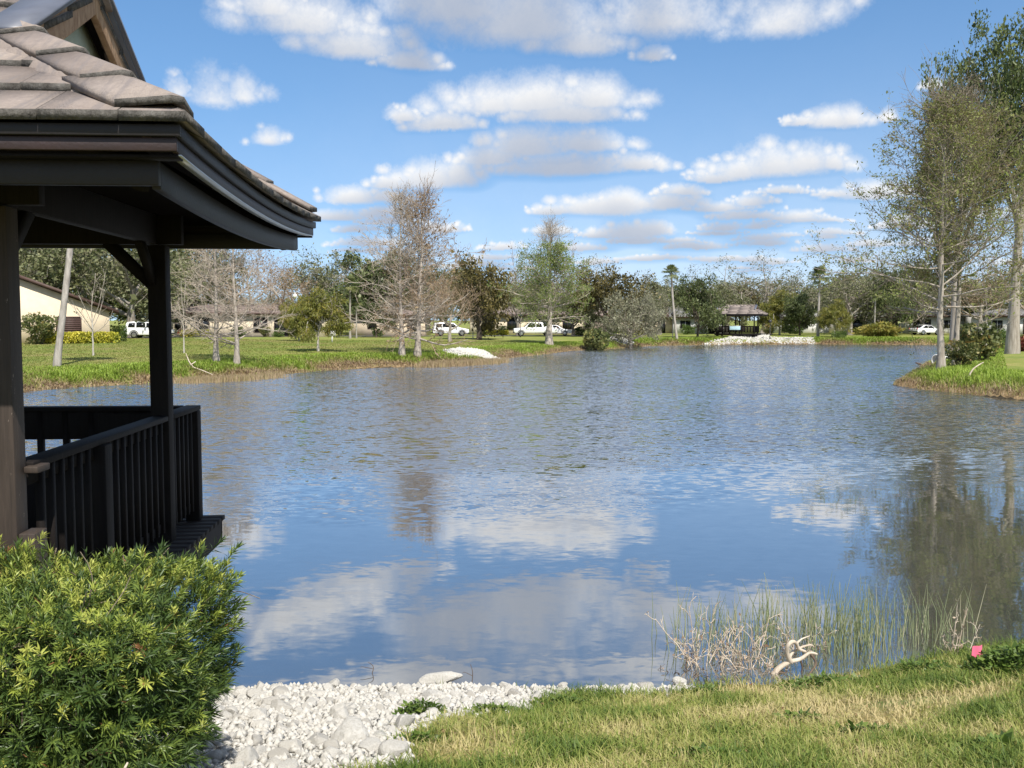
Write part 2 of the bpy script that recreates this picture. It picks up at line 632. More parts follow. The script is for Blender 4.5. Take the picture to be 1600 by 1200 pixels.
rad = np.concatenate([np.geomspace(0.4, 26, 150)[:-1], np.geomspace(26, 165, 250)[:-1], np.geomspace(165, 3500, 50)])
ang = np.concatenate([np.radians(np.arange(-40, 40, 0.16)), np.radians(np.arange(40, 320, 3.0))])
A, R = np.meshgrid(ang, rad)
gx_, gy_ = R * np.sin(A), R * np.cos(A)
gd = lake_sd(gx_, gy_)
gz = height(gx_, gy_, gd)
nr, na = A.shape
idx = np.arange(nr * na).reshape(nr, na)
q = np.stack([idx[:-1], np.roll(idx, -1, 1)[:-1], np.roll(idx, -1, 1)[1:], idx[1:]], -1).reshape(-1, 4)
ctr = np.array([[0, 0, hz(0, 0)]])
tri = np.stack([np.full(na, nr * na), np.roll(idx[0], -1), idx[0]], -1)
rk = in_poly(gx_, gy_, ROCKZONE).astype(float)
gme = npmesh("ground", np.concatenate([np.stack([gx_, gy_, gz], -1).reshape(-1, 3), ctr]), [q[:, ::-1], tri[:, ::-1]],
             {'shore': np.append(gd.ravel(), 5), 'rocky': np.append(rk.ravel(), 0), 'nearby': np.append(smooth01((16 - gy_) / 3).ravel(), 1)}, smooth=True)
t = NT("lawn_and_bank")
big = t.noise(0.16, 5, 0.6)
mid = t.noise(1.1, 6, 0.65)
fine = t.noise(9.0, 5, 0.7)
g1 = t.ramp(t.math('MULTIPLY_ADD', big, 0.55, t.math('MULTIPLY', mid, 0.45)), [(0.38, (0.31, 0.275, 0.105)), (0.47, (0.23, 0.25, 0.062)), (0.58, (0.145, 0.20, 0.042))])
g1 = t.mix(t.ramp(fine, [(0.3, 0.0), (0.75, 0.45)]), g1, (0.10, 0.15, 0.03))
g1 = t.mix(t.ramp(t.noise(2.6, 4, 0.7, t.mapv((0.6, 1.4, 1))), [(0.42, 0.0), (0.68, 0.55)]), g1, (0.30, 0.265, 0.10))
g1 = t.mix(t.ramp(t.noise(0.45, 5, 0.7), [(0.5, 0.0), (0.7, 0.6)]), g1, (0.12, 0.165, 0.036))
sh = t.math('MULTIPLY_ADD', t.math('SUBTRACT', mid, 0.5), 3.2, t.attr('shore'))
bk = t.ramp(fine, [(0.3, (0.17, 0.115, 0.06)), (0.7, (0.30, 0.22, 0.12))])
g2 = t.mix(t.ramp(t.math('MULTIPLY', sh, 0.25), [(0.2, 1.0), (0.5, 0.0)]), g1, bk)
nl = t.ramp(t.math('MULTIPLY_ADD', t.noise(1.4, 5, 0.6), 0.6, t.math('MULTIPLY', fine, 0.4)), [(0.38, (0.30, 0.25, 0.10)), (0.5, (0.23, 0.21, 0.075)), (0.6, (0.14, 0.17, 0.05))])
g3 = t.mix(t.attr('nearby'), g2, nl)
rc_ = t.ramp(t.noise(14, 5, 0.7), [(0.35, (0.30, 0.28, 0.24)), (0.65, (0.58, 0.56, 0.51))])
g4 = t.mix(t.attr('rocky'), g3, rc_)
mud = t.ramp(t.attr('shore'), [(0.0, 1.0), (0.02, 0.0)])
t.col(t.mix(mud, g4, (0.055, 0.045, 0.03))).rough(0.95, 0.1)
t.bump(t.math('ADD', t.noise(5.0, 6, 0.75), fine), 0.5, 0.08)
ground = link("ground", gme, t.m)
tag(ground, "grassy banks and lawns around the lake", kind='structure')

# ------------------------------------------------------------------ water
wr = np.concatenate([np.geomspace(4, 160, 60), [240]])
A, R = np.meshgrid(np.radians(np.linspace(-75, 75, 90)), wr)
wx, wy = R * np.sin(A), R * np.cos(A)
idx = np.arange(wx.size).reshape(wx.shape)
q = np.stack([idx[:-1, :-1], idx[:-1, 1:], idx[1:, 1:], idx[1:, :-1]], -1).reshape(-1, 4)
wme = npmesh("lake_water", np.stack([wx, wy, 0 * wx], -1).reshape(-1, 3), [q[:, ::-1]], smooth=True)
t = NT("lake_water")
t.col((0.050, 0.053, 0.050)).rough(0.03, 0.5)
sx = t.n('ShaderNodeSeparateXYZ')
t.t.links.new(t.obj(), sx.inputs[0])
yy = sx.outputs[1]
xx = sx.outputs[0]
# wind reaches the open middle; the near bank and the lee of the trees stay calmer
edge = t.math('MULTIPLY_ADD', t.noise(0.14, 3, 0.5, t.mapv((0.6, 1.6, 1))), 14.0, t.math('SUBTRACT', yy, 7.0))
edge = t.math('SUBTRACT', edge, t.math('MULTIPLY', t.math('MAXIMUM', xx, 0.0), 0.35))
wind = t.ramp(t.math('MULTIPLY', edge, 1 / 40), [(0.36, 0.02), (0.46, 0.22), (0.60, 1.0)])
patch = t.ramp(t.noise(0.07, 3, 0.5, t.mapv((0.5, 1.7, 1), (0, 0, 0.25))), [(0.35, 0.7), (0.65, 1.1)])
wv = t.math('MULTIPLY', wind, patch)
def slopes(scale, detail, vec, dist=0.3):
    nd = t.n('ShaderNodeTexNoise', {'Scale': scale, 'Detail': detail, 'Roughness': 0.55, 'Distortion': dist})
    t.t.links.new(vec, nd.inputs['Vector'])
    v = t.n('ShaderNodeVectorMath', operation='SUBTRACT')
    t.t.links.new(nd.outputs['Color'], v.inputs[0])
    v.inputs[1].default_value = (0.5, 0.5, 0.5)
    return v.outputs[0]


s1 = slopes(5.4, 3, t.mapv((0.7, 1.3, 1), (0, 0, 0.15)))
s2 = slopes(1.6, 2, t.mapv((0.6, 1.3, 1), (0, 0, -0.3)))
add = t.n('ShaderNodeVectorMath', operation='MULTIPLY_ADD')
t.t.links.new(s2, add.inputs[0])
add.inputs[1].default_value = (0.22, 0.22, 0)
t.t.links.new(s1, add.inputs[2])
scl = t.n('ShaderNodeVectorMath', operation='SCALE')
t.t.links.new(add.outputs[0], scl.inputs[0])
t.t.links.new(t.math('MULTIPLY', wv, 1.55), scl.inputs['Scale'])
# wind chop leans: the near faces of the waves are the long ones
lean = t.n('ShaderNodeCombineXYZ', {0: 0.0, 1: t.math('MULTIPLY', wv, -0.09), 2: 1.0})
flat = t.n('ShaderNodeVectorMath', operation='MULTIPLY_ADD')
t.t.links.new(scl.outputs[0], flat.inputs[0])
flat.inputs[1].default_value = (0.55, 1.0, 0)
t.t.links.new(lean.outputs[0], flat.inputs[2])
nn = t.n('ShaderNodeVectorMath', operation='NORMALIZE')
t.t.links.new(flat.outputs[0], nn.inputs[0])
t.t.links.new(nn.outputs[0], t.b.inputs['Normal'])
t.b.inputs['Specular IOR Level'].default_value = 0.0
gl = t.n('ShaderNodeBsdfGlossy', {'Roughness': 0.03, 'Color': (1, 1, 1, 1)})
t.t.links.new(nn.outputs[0], gl.inputs['Normal'])
lw = t.n('ShaderNodeLayerWeight', {'Blend': 0.5})
t.t.links.new(nn.outputs[0], lw.inputs['Normal'])
refl = t.math('MULTIPLY_ADD', t.math('POWER', lw.outputs['Facing'], 3.0), 0.66, 0.32, clamp=True)
mxw = t.n('ShaderNodeMixShader')
t.t.links.new(refl, mxw.inputs[0])
t.t.links.new(t.b.outputs[0], mxw.inputs[1])
t.t.links.new(gl.outputs[0], mxw.inputs[2])
t.t.links.new(mxw.outputs[0], t.out.inputs[0])
lake = link("water", wme, t.m)
tag(lake, "blue rippled lake water", kind='structure')

# ------------------------------------------------------------------ gazebos
t = NT("dark_stained_timber")
gv = t.mapv((14, 14, 1.2))
gf = t.noise(3.0, 6, 0.65, gv)
t.col(t.ramp(gf, [(0.3, (0.0065, 0.005, 0.0045)), (0.7, (0.0125, 0.0095, 0.0085))])).rough(0.75, 0.18)
t.bump(gf, 0.35, 0.006)
M_TIMBER = t.m
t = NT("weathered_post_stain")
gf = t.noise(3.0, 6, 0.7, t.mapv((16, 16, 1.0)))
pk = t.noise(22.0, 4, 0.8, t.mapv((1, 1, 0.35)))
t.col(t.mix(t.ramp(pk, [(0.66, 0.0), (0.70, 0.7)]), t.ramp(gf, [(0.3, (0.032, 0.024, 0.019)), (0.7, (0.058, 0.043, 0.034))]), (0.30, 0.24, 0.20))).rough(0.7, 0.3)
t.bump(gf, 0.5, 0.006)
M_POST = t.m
M_FASC = plain("painted_fascia_board", (0.013, 0.011, 0.012), 0.5, 0.35, 0.2, 5, 0.15, 60)
M_RED = plain("oxblood_fascia_board", (0.024, 0.012, 0.0115), 0.5, 0.5, 0.2, 4, 0.15, 60)
M_DRIP = plain("aluminium_drip_edge", (0.55, 0.56, 0.58), 0.35, 0.6, 0.08, 8, 0, 1, 0.6)
M_FLASH = plain("slate_blue_flashing", (0.10, 0.11, 0.14), 0.45, 0.5, 0.15, 5)
t = NT("gable_timber")
gf = t.noise(2.6, 6, 0.7, t.mapv((3, 12, 3)))
t.col(t.mix(t.ramp(t.noise(7, 5, 0.8), [(0.56, 0.0), (0.68, 0.6)]), t.ramp(gf, [(0.3, (0.22, 0.13, 0.075)), (0.7, (0.42, 0.29, 0.19))]), (0.13, 0.07, 0.035))).rough(0.8, 0.2)
t.bump(gf, 0.4, 0.01)
M_GWOOD = t.m
M_STUCCO = plain("pale_green_stucco", (0.42, 0.45, 0.36), 0.9, 0.15, 0.08, 9, 0.4, 70)
t = NT("concrete_roof_tile")
f1 = t.noise(26, 6, 0.75)
f2 = t.noise(1.8, 4, 0.6)
f3 = t.noise(3.0, 3, 0.5, t.mapv((9, 0.7, 0.7), (0, 0, 0.5)))
c = t.ramp(t.math('MULTIPLY_ADD', t.attr('tint'), 0.5, t.math('MULTIPLY', f2, 0.5)), [(0.25, (0.185, 0.155, 0.138)), (0.5, (0.255, 0.212, 0.188)), (0.8, (0.315, 0.268, 0.235))])
c = t.mix(t.ramp(f1, [(0.35, 0.35), (0.6, 0.0)]), c, (0.13, 0.11, 0.105))
c = t.mix(t.ramp(f3, [(0.50, 0.0), (0.66, 0.55)]), c, (0.165, 0.148, 0.148))
c = t.mix(t.ramp(t.noise(5.0, 6, 0.8), [(0.60, 0.0), (0.72, 0.6)]), c, (0.42, 0.36, 0.31))
t.col(c).rough(0.92, 0.15)
t.bump(t.math('ADD', f1, t.noise(90, 3, 0.6)), 0.55, 0.008)
M_TILE = t.m
t = NT("tile_broken_edge")
t.col(t.ramp(t.noise(18, 6, 0.8), [(0.35, (0.05, 0.046, 0.042)), (0.6, (0.13, 0.122, 0.112)), (0.75, (0.28, 0.26, 0.24))])).rough(0.95, 0.1)
t.bump(t.noise(60, 4, 0.7), 0.8, 0.01)
M_TEDGE = t.m

RW, RD, ZE, RM, GX = 7.0, 4.22, 2.665, 0.58, 1.25     # roof width, depth, eave height, pitch, gable set-back


def clip_poly(poly, a, b, c):
    """keep a*x+b*y<=c"""
    out = []
    for p, q_ in zip(poly, poly[1:] + poly[:1]):
        fp, fq = a * p[0] + b * p[1] - c, a * q_[0] + b * q_[1] - c
        if fp <= 0:
            out.append(p)
        if (fp < 0 < fq) or (fq < 0 < fp):
            k = fp / (fp - fq)
            out.append((p[0] + (q_[0] - p[0]) * k, p[1] + (q_[1] - p[1]) * k))
    return out


def sag(x, y, side):
    """the tired end eaves dip between the corners"""
    tt = np.clip(y / RD, 0, 1)
    s = 0.068 * 4 * tt * (1 - tt)
    din = -x if side > 0 else RW + x
    return -s * np.clip(1 - din / 1.5, 0, 1)


def roof_tiles(detail):
    """four slopes of lapped flat tiles, in roof plan coordinates"""
    r = np.random.default_rng(4)
    V, quads, tris, polys, tint, mats = [], [], [], {}, [], []
    n = 0
    expo, tw, th = 0.38, 0.335, 0.036
    slopes = [('front', RW, RD / 2), ('back', RW, RD / 2), ('right', RD, GX), ('left', RD, GX)]
    for nm, wid, run in slopes:
        rows = int(math.ceil(run / (expo / math.sqrt(1 + RM * RM)))) + 1
        dr = expo / math.sqrt(1 + RM * RM)
        for k in range(rows):
            off = (k % 2) * tw / 2 + r.uniform(-0.02, 0.02)
            cols = int(wid / tw) + 3
            step = 1 if detail else 4
            for j in range(-1, cols, step):
                a0, a1 = j * tw + off + 0.003, (j + step) * tw + off - 0.003
                p0, p1 = k * dr - (0.0 if k else 0.0), (k + 1) * dr + 0.06
                if detail:
                    p0 += r.uniform(-0.006, 0.006)
                    cut = [(a0, p0), (a1, p0 + r.uniform(-0.006, 0.006)), (a1, p1), (a0, p1)]
                else:
                    cut = [(a0, p0), (a1, p0), (a1, p1), (a0, p1)]
                poly = clip_poly(cut, -1, 0, 0)
                poly = clip_poly(poly, 1, 0, wid) if poly else []
                poly = clip_poly(poly, 0, 1, run) if poly else []
                if poly:
                    if nm in ('front', 'back'):
                        lim = GX
                        # hip clip only up to the gable, above it the slope runs under the gable verge
                        if p0 < lim:
                            poly = clip_poly(poly, -1, 1, 0.0)
                            poly = clip_poly(poly, 1, 1, wid) if poly else []
                        else:
                            vg = GX - 0.16
                            poly = clip_poly(poly, -1, 0, -vg)
                            poly = clip_poly(poly, 1, 0, wid - vg) if poly else []
                    else:
                        poly = clip_poly(poly, -1, 1, 0.0)
                        poly = clip_poly(poly, 1, 1, wid) if poly else []
                if len(poly) < 3:
                    continue
                tn = r.random()
                jz = r.uniform(0, 0.006)
                top, bot = [], []
                for a_, p_ in poly:
                    lift = th * max(0.0, 1 - (p_ - k * dr) / (dr + 0.06)) + jz
                    if nm == 'front':
                        x, y = a_ - RW, p_
                    elif nm == 'back':
                        x, y = a_ - RW, RD - p_
                    elif nm == 'right':
                        x, y = -p_, a_
                    else:
                        x, y = -RW + p_, a_
                    z = ZE - 0.045 + p_ * RM
                    z += sag(x, y, 1) + sag(x, y, -1)
                    top.append((x, y, z + lift + 0.008))
                    bot.append((x, y, z + lift - th))
                m = len(poly)
                V += top + bot
                polys.setdefault(m, []).append([n + i for i in range(m)])
                polys.setdefault(m, []).append([n + m + i for i in range(m)][::-1])
                for i in range(m):
                    quads.append([n + m + i, n + m + (i + 1) % m, n + (i + 1) % m, n + i])
                tint += [tn] * (2 * m)
                n += 2 * m
    faces = [np.array(v) for v in polys.values()] + [np.array(quads)]
    me = npmesh("roof_tiles", V, faces, {'tint': tint})
    import bmesh
    bm = bmesh.new()
    bm.from_mesh(me)
    bmesh.ops.recalc_face_normals(bm, faces=bm.faces)
    for f in bm.faces:
        f.material_index = 1 if abs(f.normal.z) < 0.3 else 0
    bm.to_mesh(me)
    bm.free()
    me.materials.append(M_TILE)
    me.materials.append(M_TEDGE)
    return me


def hip_caps(which):
    """angled caps stepping up the four hips, and the ridge"""
    r = np.random.default_rng(9)
    V, F, tint, n = [], [], [], 0

    def cap(p, d, wdir1, wdir2, L, hw, h):
        nonlocal n
        tn = r.random()
        p, d, w1, w2 = map(np.array, (p, d, wdir1, wdir2))
        th = 0.034
        rows = []
        sl = [-1, -0.72, -0.16, 0.16, 0.72, 1]
        for s_, lift in ((0, 0.030), (1, 0.003)):
            base = p + d * L * s_
            for tt in (lift, lift - th):
                for a_ in sl:
                    w = w1 if a_ < 0 else w2
                    crown = 0.03 * (1 - min(1, abs(a_) / 0.35) ** 1.5)
                    rows.append(base + w * abs(a_) * hw + np.array([0, 0, h + tt - 0.006 + crown - (0.010 if abs(a_) == 1 else 0)]))
        V.extend(rows)
        m = len(sl)
        for i in range(m - 1):
            a0, b0, a1, b1 = n + i, n + m + i, n + 2 * m + i, n + 3 * m + i
            F.extend([[a0, a0 + 1, a1 + 1, a1], [b0, b1, b1 + 1, b0 + 1], [a0, b0, b0 + 1, a0 + 1], [a1, a1 + 1, b1 + 1, b1]])
        F.extend([[n, n + 2 * m, n + 3 * m, n + m], [n + m - 1, n + 2 * m - 1, n + 4 * m - 1, n + 3 * m - 1]])
        tint.extend([tn] * len(rows))
        n += len(rows)
    for cx, cy, sx, sy in ([((0, 0, -1, 1), (0, RD, -1, -1), (-RW, 0, 1, 1), (-RW, RD, 1, -1))[which]] if which < 4 else []):
        d = np.array([sx, sy, RM])
        nst = 4
        for i in range(nst):
            s0 = i * (GX + 0.05) / nst + (0.0 if i else 0.015)
            # wings lie along the two slopes' contour lines
            cap((cx + sx * s0, cy + sy * s0, ZE + RM * s0), d * (GX + 0.05) / nst * 1.08, (sx * 0.95, sy * 0.10, 0.10 * RM), (sx * 0.10, sy * 0.95, 0.10 * RM), 1.0, 0.25 if i else 0.31, 0.015)
    zr = ZE + RM * RD / 2
    L = (RW - 2 * (GX - 0.16)) / 11
    for i in range(11 if which == 4 else 0):
        cap((-RW + GX - 0.16 + i * L, RD / 2, zr), (L * 1.08, 0, 0), (0, -0.85, -0.85 * RM), (0, 0.85, -0.85 * RM), 1.0, 0.2, 0.02)
    me = npmesh("hip_caps", V, [np.array(F)], {'tint': tint})
    import bmesh
    bm = bmesh.new()
    bm.from_mesh(me)
    bmesh.ops.recalc_face_normals(bm, faces=bm.faces)
    bm.faces.ensure_lookup_table()
    for i, f in enumerate(bm.faces):
        f.material_index = 1 if (i % 22) % 4 == 2 and i % 22 < 20 else 0
    bm.to_mesh(me)
    bm.free()
    me.materials.append(M_TILE)
    me.materials.append(M_TEDGE)
    return me


def mortar_bed(k, roof):
    """ragged cement bedding that beds the hip caps on the tiles"""
    cx, cy, sx, sy = ((0, 0, -1, 1), (0, RD, -1, -1), (-RW, 0, 1, 1), (-RW, RD, 1, -1))[k]
    r = np.random.default_rng(60 + k)
    V, F, n = [], [], 0
    for wing in (0, 1):
        ss = np.linspace(0.06, GX + 0.02, 46)
        ew = 0.30 + np.cumsum(r.normal(0, 0.018, 46)) * 0.6
        ew = np.clip(ew - np.linspace(ew[0] - 0.30, ew[-1] - 0.30, 46) + r.normal(0, 0.012, 46), 0.22, 0.42)
        for s_, w in zip(ss, ew):
            for tt, lift in ((0.0, 0.05), (0.5, 0.044), (0.85, 0.034), (1.0, -0.03)):
                a = (0.95 * w * tt, 0.10 * w * tt)
                if wing:
                    a = a[::-1]
                V.append((cx + sx * (s_ + a[0]), cy + sy * (s_ + a[1]), ZE - 0.045 + RM * (s_ + min(a)) + lift + r.normal(0, 0.002)))
        b = wing * 46 * 4
        for i in range(45):
            for j in range(3):
                F.append([b + i * 4 + j, b + i * 4 + j + 1, b + i * 4 + 5 + j, b + i * 4 + 4 + j])
    me = npmesh("mortar_bed", V, [np.array(F)], {'tint': np.full(len(V), 0.62)}, smooth=True)
    import bmesh
    bm = bmesh.new()
    bm.from_mesh(me)
    bmesh.ops.recalc_face_normals(bm, faces=bm.faces)
    bm.to_mesh(me)
    bm.free()
    return link("mortar_bed", me, M_TILE, roof)


def eave_board(name, x_in, z0, z1, th, mat, root, bevel=0.004):
    """a board round the whole eave, x_in inside the tile edge; end runs follow the sag"""
    m = MB()
    a, b = -RW + x_in, -x_in
    c, d = x_in, RD - x_in
    if name != "drip_edge":
        m.box(a, b, c, c + th, z0, z1)
        m.box(a, b, d - th, d, z0, z1)
    ys = np.linspace(c + th, d - th, 17)
    for sx, xo in ((1, b), (-1, a)) if name != 'drip_edge' else ((1, b),):
        xi = xo - sx * th
        zz = [float(sag(np.array(-0.02 if sx > 0 else -RW + 0.02), np.array(y), sx)) for y in ys]
        zz = [z * (1 if 0.03 < i < 99 else 1) for i, z in enumerate(zz)]
        V, F = [], []
        for y, z in zip(ys, zz):
            V += [(xi, y, z0 + z), (xo, y, z0 + z), (xo, y, z1 + z), (xi, y, z1 + z)]
        for i in range(len(ys) - 1):
            for q0 in range(4):
                F.append([4 * i + q0, 4 * i + (q0 + 1) % 4, 4 * i + 4 + (q0 + 1) % 4, 4 * i + 4 + q0])
        F += [[0, 3, 2, 1], [4 * len(ys) - 4, 4 * len(ys) - 3, 4 * len(ys) - 2, 4 * len(ys) - 1]]
        m.add(V, F)
    return m.build(name, mat, root, bevel=bevel)


def gazebo(loc, yaw, label, detail=True):
    g = thing("gazebo", label, "gazebo", loc, yaw, "gazebos on the lake shore")
    bv = 0.006 if detail else 0
    # --- roof
    roof = link("roof", roof_tiles(detail), None, g)
    for k in range(5):
        link("hip_cap" if k < 4 else "ridge_cap", hip_caps(k), None, roof)
    if detail:
        for k in range(4):
            mortar_bed(k, roof)
    # sheathing under the tiles
    m = MB()
    z0 = ZE - 0.098
    gx, zg_ = GX, RM * GX
    V = [(0.04 - RW, 0.04, z0), (-0.04, 0.04, z0), (-0.04, RD - 0.04, z0), (0.04 - RW, RD - 0.04, z0),
         (-gx, gx, z0 + zg_), (-gx, RD - gx, z0 + zg_), (-RW + gx, gx, z0 + zg_), (-RW + gx, RD - gx, z0 + zg_),
         (-gx + 0.1, RD / 2, z0 + RM * RD / 2), (-RW + gx - 0.1, RD / 2, z0 + RM * RD / 2)]
    ny = 12
    m.add(V, [[0, 1, 4, 6], [2, 3, 7, 5], [3, 0, 6, 7], [6, 4, 8, 9], [5, 7, 9, 8]])
    for i in range(ny):
        y0, y1 = 0.04 + (RD - 0.08) * i / ny, 0.04 + (RD - 0.08) * (i + 1) / ny
        s0, s1 = float(sag(np.array(-0.04), np.array(y0), 1)), float(sag(np.array(-0.04), np.array(y1), 1))
        t0, t1 = gx + (RD - 2 * gx) * i / ny, gx + (RD - 2 * gx) * (i + 1) / ny
        m.add([(-0.04, y0, z0 + s0), (-0.04, y1, z0 + s1), (-gx, t1, z0 + zg_), (-gx, t0, z0 + zg_)], [[0, 1, 2, 3]])
    m.build("roof_deck", M_TIMBER, g)
    # --- gables
    for sx in (1, -1):
        gm = MB()
        xg = -gx + 0.02 if sx > 0 else -RW + gx - 0.02
        zb, zt = ZE + zg_ - 0.1, ZE + RM * RD / 2 - 0.05
        yh = RD / 2 - gx + 0.05
        wall_p = [(RD / 2 - yh, zb), (RD / 2 + yh, zb), (RD / 2, zt)]
        gm.prism(wall_p, xg - sx * 0.05, xg, 'x')
        gw = gm.build("gable_wall", M_STUCCO, g)
        xo = xg + sx * 0.13
        bb = MB()
        ZR = ZE + RM * RD / 2 + 0.005
        for sy in (1, -1):
            yo = RD / 2 + sy * (RD / 2 - gx + 0.22)
            zo = ZR - RM * (RD / 2 - gx + 0.22)
            V = []
            for x in (xo - 0.045, xo):
                V += [(x, RD / 2 + sy * 0.001, ZR), (x, yo, zo), (x, yo, zo - 0.20), (x, RD / 2 + sy * 0.001, ZR - 0.20)]
            bb.hexa([V[0], V[1], V[2], V[3], V[4], V[5], V[6], V[7]])
        bb.build("barge_board", M_GWOOD, gw, bevel=bv)
        fl = MB()
        for sy in (1, -1):
            yo = RD / 2 + sy * (RD / 2 - gx + 0.25)
            zo = ZR - RM * (RD / 2 - gx + 0.25)
            for dz, w, x0 in ((0.012, 0.024, 0.03), (0.045, 0.03, 0.055)):
                V = []
                for x in (xo - 0.2, xo + x0):
                    V += [(x, RD / 2 + sy * 0.001, ZR + dz), (x, yo, zo + dz), (x, yo, zo + dz - w + 0.004), (x, RD / 2 + sy * 0.001, ZR + dz - w + 0.004)]
                fl.hexa(V)
        fl.build("verge_flashing", M_FLASH, gw)
    # --- eaves
    eave_board("upper_fascia", 0.035, ZE - 0.100, ZE - 0.048, 0.025, M_FASC, g)
    eave_board("fascia", 0.055, ZE - 0.160, ZE - 0.101, 0.025, M_RED if not detail else M_RED, g)
    eave_board("drip_edge", 0.049, ZE - 0.167, ZE - 0.1605, 0.05, M_DRIP, g, 0)
    eave_board("lower_fascia", 0.17, ZE - 0.29, ZE - 0.1675, 0.04, M_FASC, g)
    for y0 in (0.08, RD - 0.17):
        m = MB()
        m.box(-RW + 0.06, -0.06, y0, y0 + 0.09, ZE - 0.185, ZE - 0.17)
        m.build("soffit", M_TIMBER, g)
    # --- posts, plate beams, braces
    pw = 0.14
    px1 = -1.155
    xs = [px1 - pw, (px1 - pw - RW + 1.155) / 2 - 0.05, -RW + 1.155] if not detail else [px1 - pw, -RW + 1.155]
    ys_ = [0.90, 3.52]
    for ix, x in enumerate(xs):
        for y in ys_:
            pm = MB()
            xo_ = (0.035 if ix == 0 else -0.035) if (detail and y > 1) else 0
            pm.box(x + xo_, x + xo_ + pw, y, y + pw, -0.02 if y > 1 else -0.35, ZE - 0.30)
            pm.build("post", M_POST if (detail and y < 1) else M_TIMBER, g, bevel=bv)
    m = MB()
    zb0, zb1 = ZE - 0.29, ZE - 0.06
    m.box(-RW + 1.0, -1.0, 0.93, 1.01, zb0, zb1)
    m.box(-RW + 1.0, -1.0, 3.55, 3.63, zb0, zb1)
    m.box(px1 - 0.11, px1 - 0.03, 1.02, 3.54, zb0, zb1)
    m.box(-RW + 1.185, -RW + 1.265, 1.02, 3.54, zb0, zb1)
    m.build("plate_beam", M_TIMBER, g, bevel=bv)
    for ix, x in enumerate(xs):
        xc = x + pw / 2
        for y in ys_:
            yc = y + pw / 2
            m = MB()
            sgx = -1 if ix == 0 else 1
            m.bar((xc, yc, ZE - 0.62), (xc + sgx * 0.36, yc, ZE - 0.27), 0.05, 0.09)
            sgy = 1 if y < 1 else -1
            m.bar((xc, yc, ZE - 0.62), (xc, yc + sgy * 0.36, ZE - 0.27), 0.05, 0.09)
            m.build("knee_brace", M_TIMBER, g)
    for cx, cy, sx, sy in ((0, 0, -1, 1), (0, RD, -1, -1), (-RW, 0, 1, 1), (-RW, RD, 1, -1)):
        m = MB()
        m.bar((cx + sx * 0.25, cy + sy * 0.25, ZE - 0.24), (cx + sx * 2.0, cy + sy * 2.0, ZE - 0.24 + RM * 1.75), 0.06, 0.14)
        m.build("hip_rafter", M_TIMBER, g)
    # --- deck
    dx0, dx1, dy0, dy1 = -RW + 0.80, -0.955, 0.62, 4.62
    m = MB()
    nb = 28 if detail else 1
    for i in range(nb):
        w = (dy1 - dy0) / nb
        m.box(dx0, dx1, dy0 + i * w + 0.002, dy0 + (i + 1) * w - 0.002, -0.035, 0.0)
    m.build("deck_floor", M_TIMBER, g)
    m = MB()
    m.box(dx0 + 0.02, dx1 - 0.02, dy0 + 0.02, dy0 + 0.06, -0.24, -0.037)
    m.box(dx0 + 0.02, dx1 - 0.02, dy1 - 0.06, dy1 - 0.02, -0.24, -0.037)
    m.box(dx1 - 0.06, dx1 - 0.02, dy0 + 0.062, dy1 - 0.062, -0.24, -0.037)
    m.box(dx0 + 0.02, dx0 + 0.06, dy0 + 0.062, dy1 - 0.062, -0.24, -0.037)
    m.build("rim_joist", M_TIMBER, g, bevel=bv)
    for x in (dx1 - 0.45, (dx0 + dx1) / 2, dx0 + 0.3):
        for y in (dy0 + 0.3, dy1 - 0.6):
            m = MB()
            m.tube([(x, y, -2.6), (x, y, -0.22)], 0.11, 10)
            m.build("pile", M_TIMBER, g, smooth=False)
    # --- railings: right end, back, left end (and the lake front on the far one)
    zt = 1.02
    cx0, cx1 = -1.25, -1.12

    def rail(p, q, name="handrail", cap=0.13, thick=0.04):
        m = MB()
        m.bar((*p, zt - thick / 2), (*q, zt - thick / 2), cap, thick)
        h = m.build(name, M_TIMBER, g, bevel=bv)
        m = MB()
        m.bar((*p, 0.14), (*q, 0.14), 0.045, 0.07)
        m.build("bottom_rail", M_TIMBER, h)
        m = MB()
        m.bar((*p, zt - thick - 0.046), (*q, zt - thick - 0.046), 0.042, 0.09)
        m.build("top_rail", M_TIMBER, h)
        return h

    def balusters(p, q, n, w=0.04, zlo=0.10):
        for i in range(n):
            k = (i + 0.5) / n
            x, y = p[0] + (q[0] - p[0]) * k, p[1] + (q[1] - p[1]) * k
            m = MB()
            m.box(x - w / 2, x + w / 2, y - w / 2, y + w / 2, zlo, zt - 0.045)
            m.build("baluster", M_TIMBER, g)

    def newel(x, y, w=0.1):
        m = MB()
        m.box(x - w / 2, x + w / 2, y - w / 2, y + w / 2, 0.002, zt - 0.042)
        m.build("newel", M_TIMBER, g, bevel=bv)
    xr = (cx0 + cx1) / 2
    if detail:
        rail((xr, 1.045), (xr, 3.515))
        balusters((xr + 0.02, 1.16), (xr + 0.02, 1.98), 6)
        balusters((xr + 0.02, 2.20), (xr + 0.02, 3.49), 9)
        newel(xr + 0.03, 2.09, 0.13)
        rail((xr, 3.665), (xr, 4.50))
        balusters((xr + 0.02, 3.70), (xr + 0.02, 4.34), 5)
        newel(xr + 0.01, 4.42, 0.12)
        yb = 4.44
        m = MB()
        m.box(-RW + 1.1, xr - 0.085, yb - 0.02, yb + 0.02, zt - 0.29, zt - 0.041)
        m.build("back_rail_board", M_TIMBER, g, bevel=bv)
        m = MB()
        m.box(-RW + 1.1, xr - 0.083, yb - 0.07, yb + 0.06, zt - 0.04, zt)
        m.build("handrail", M_TIMBER, g, bevel=bv)
        balusters((xr - 0.10, yb), (-RW + 1.1, yb), 21, 0.05)
        rail((-RW + 1.2, 1.045), (-RW + 1.2, 4.36))
        balusters((-RW + 1.2, 1.1), (-RW + 1.2, 4.3), 22)
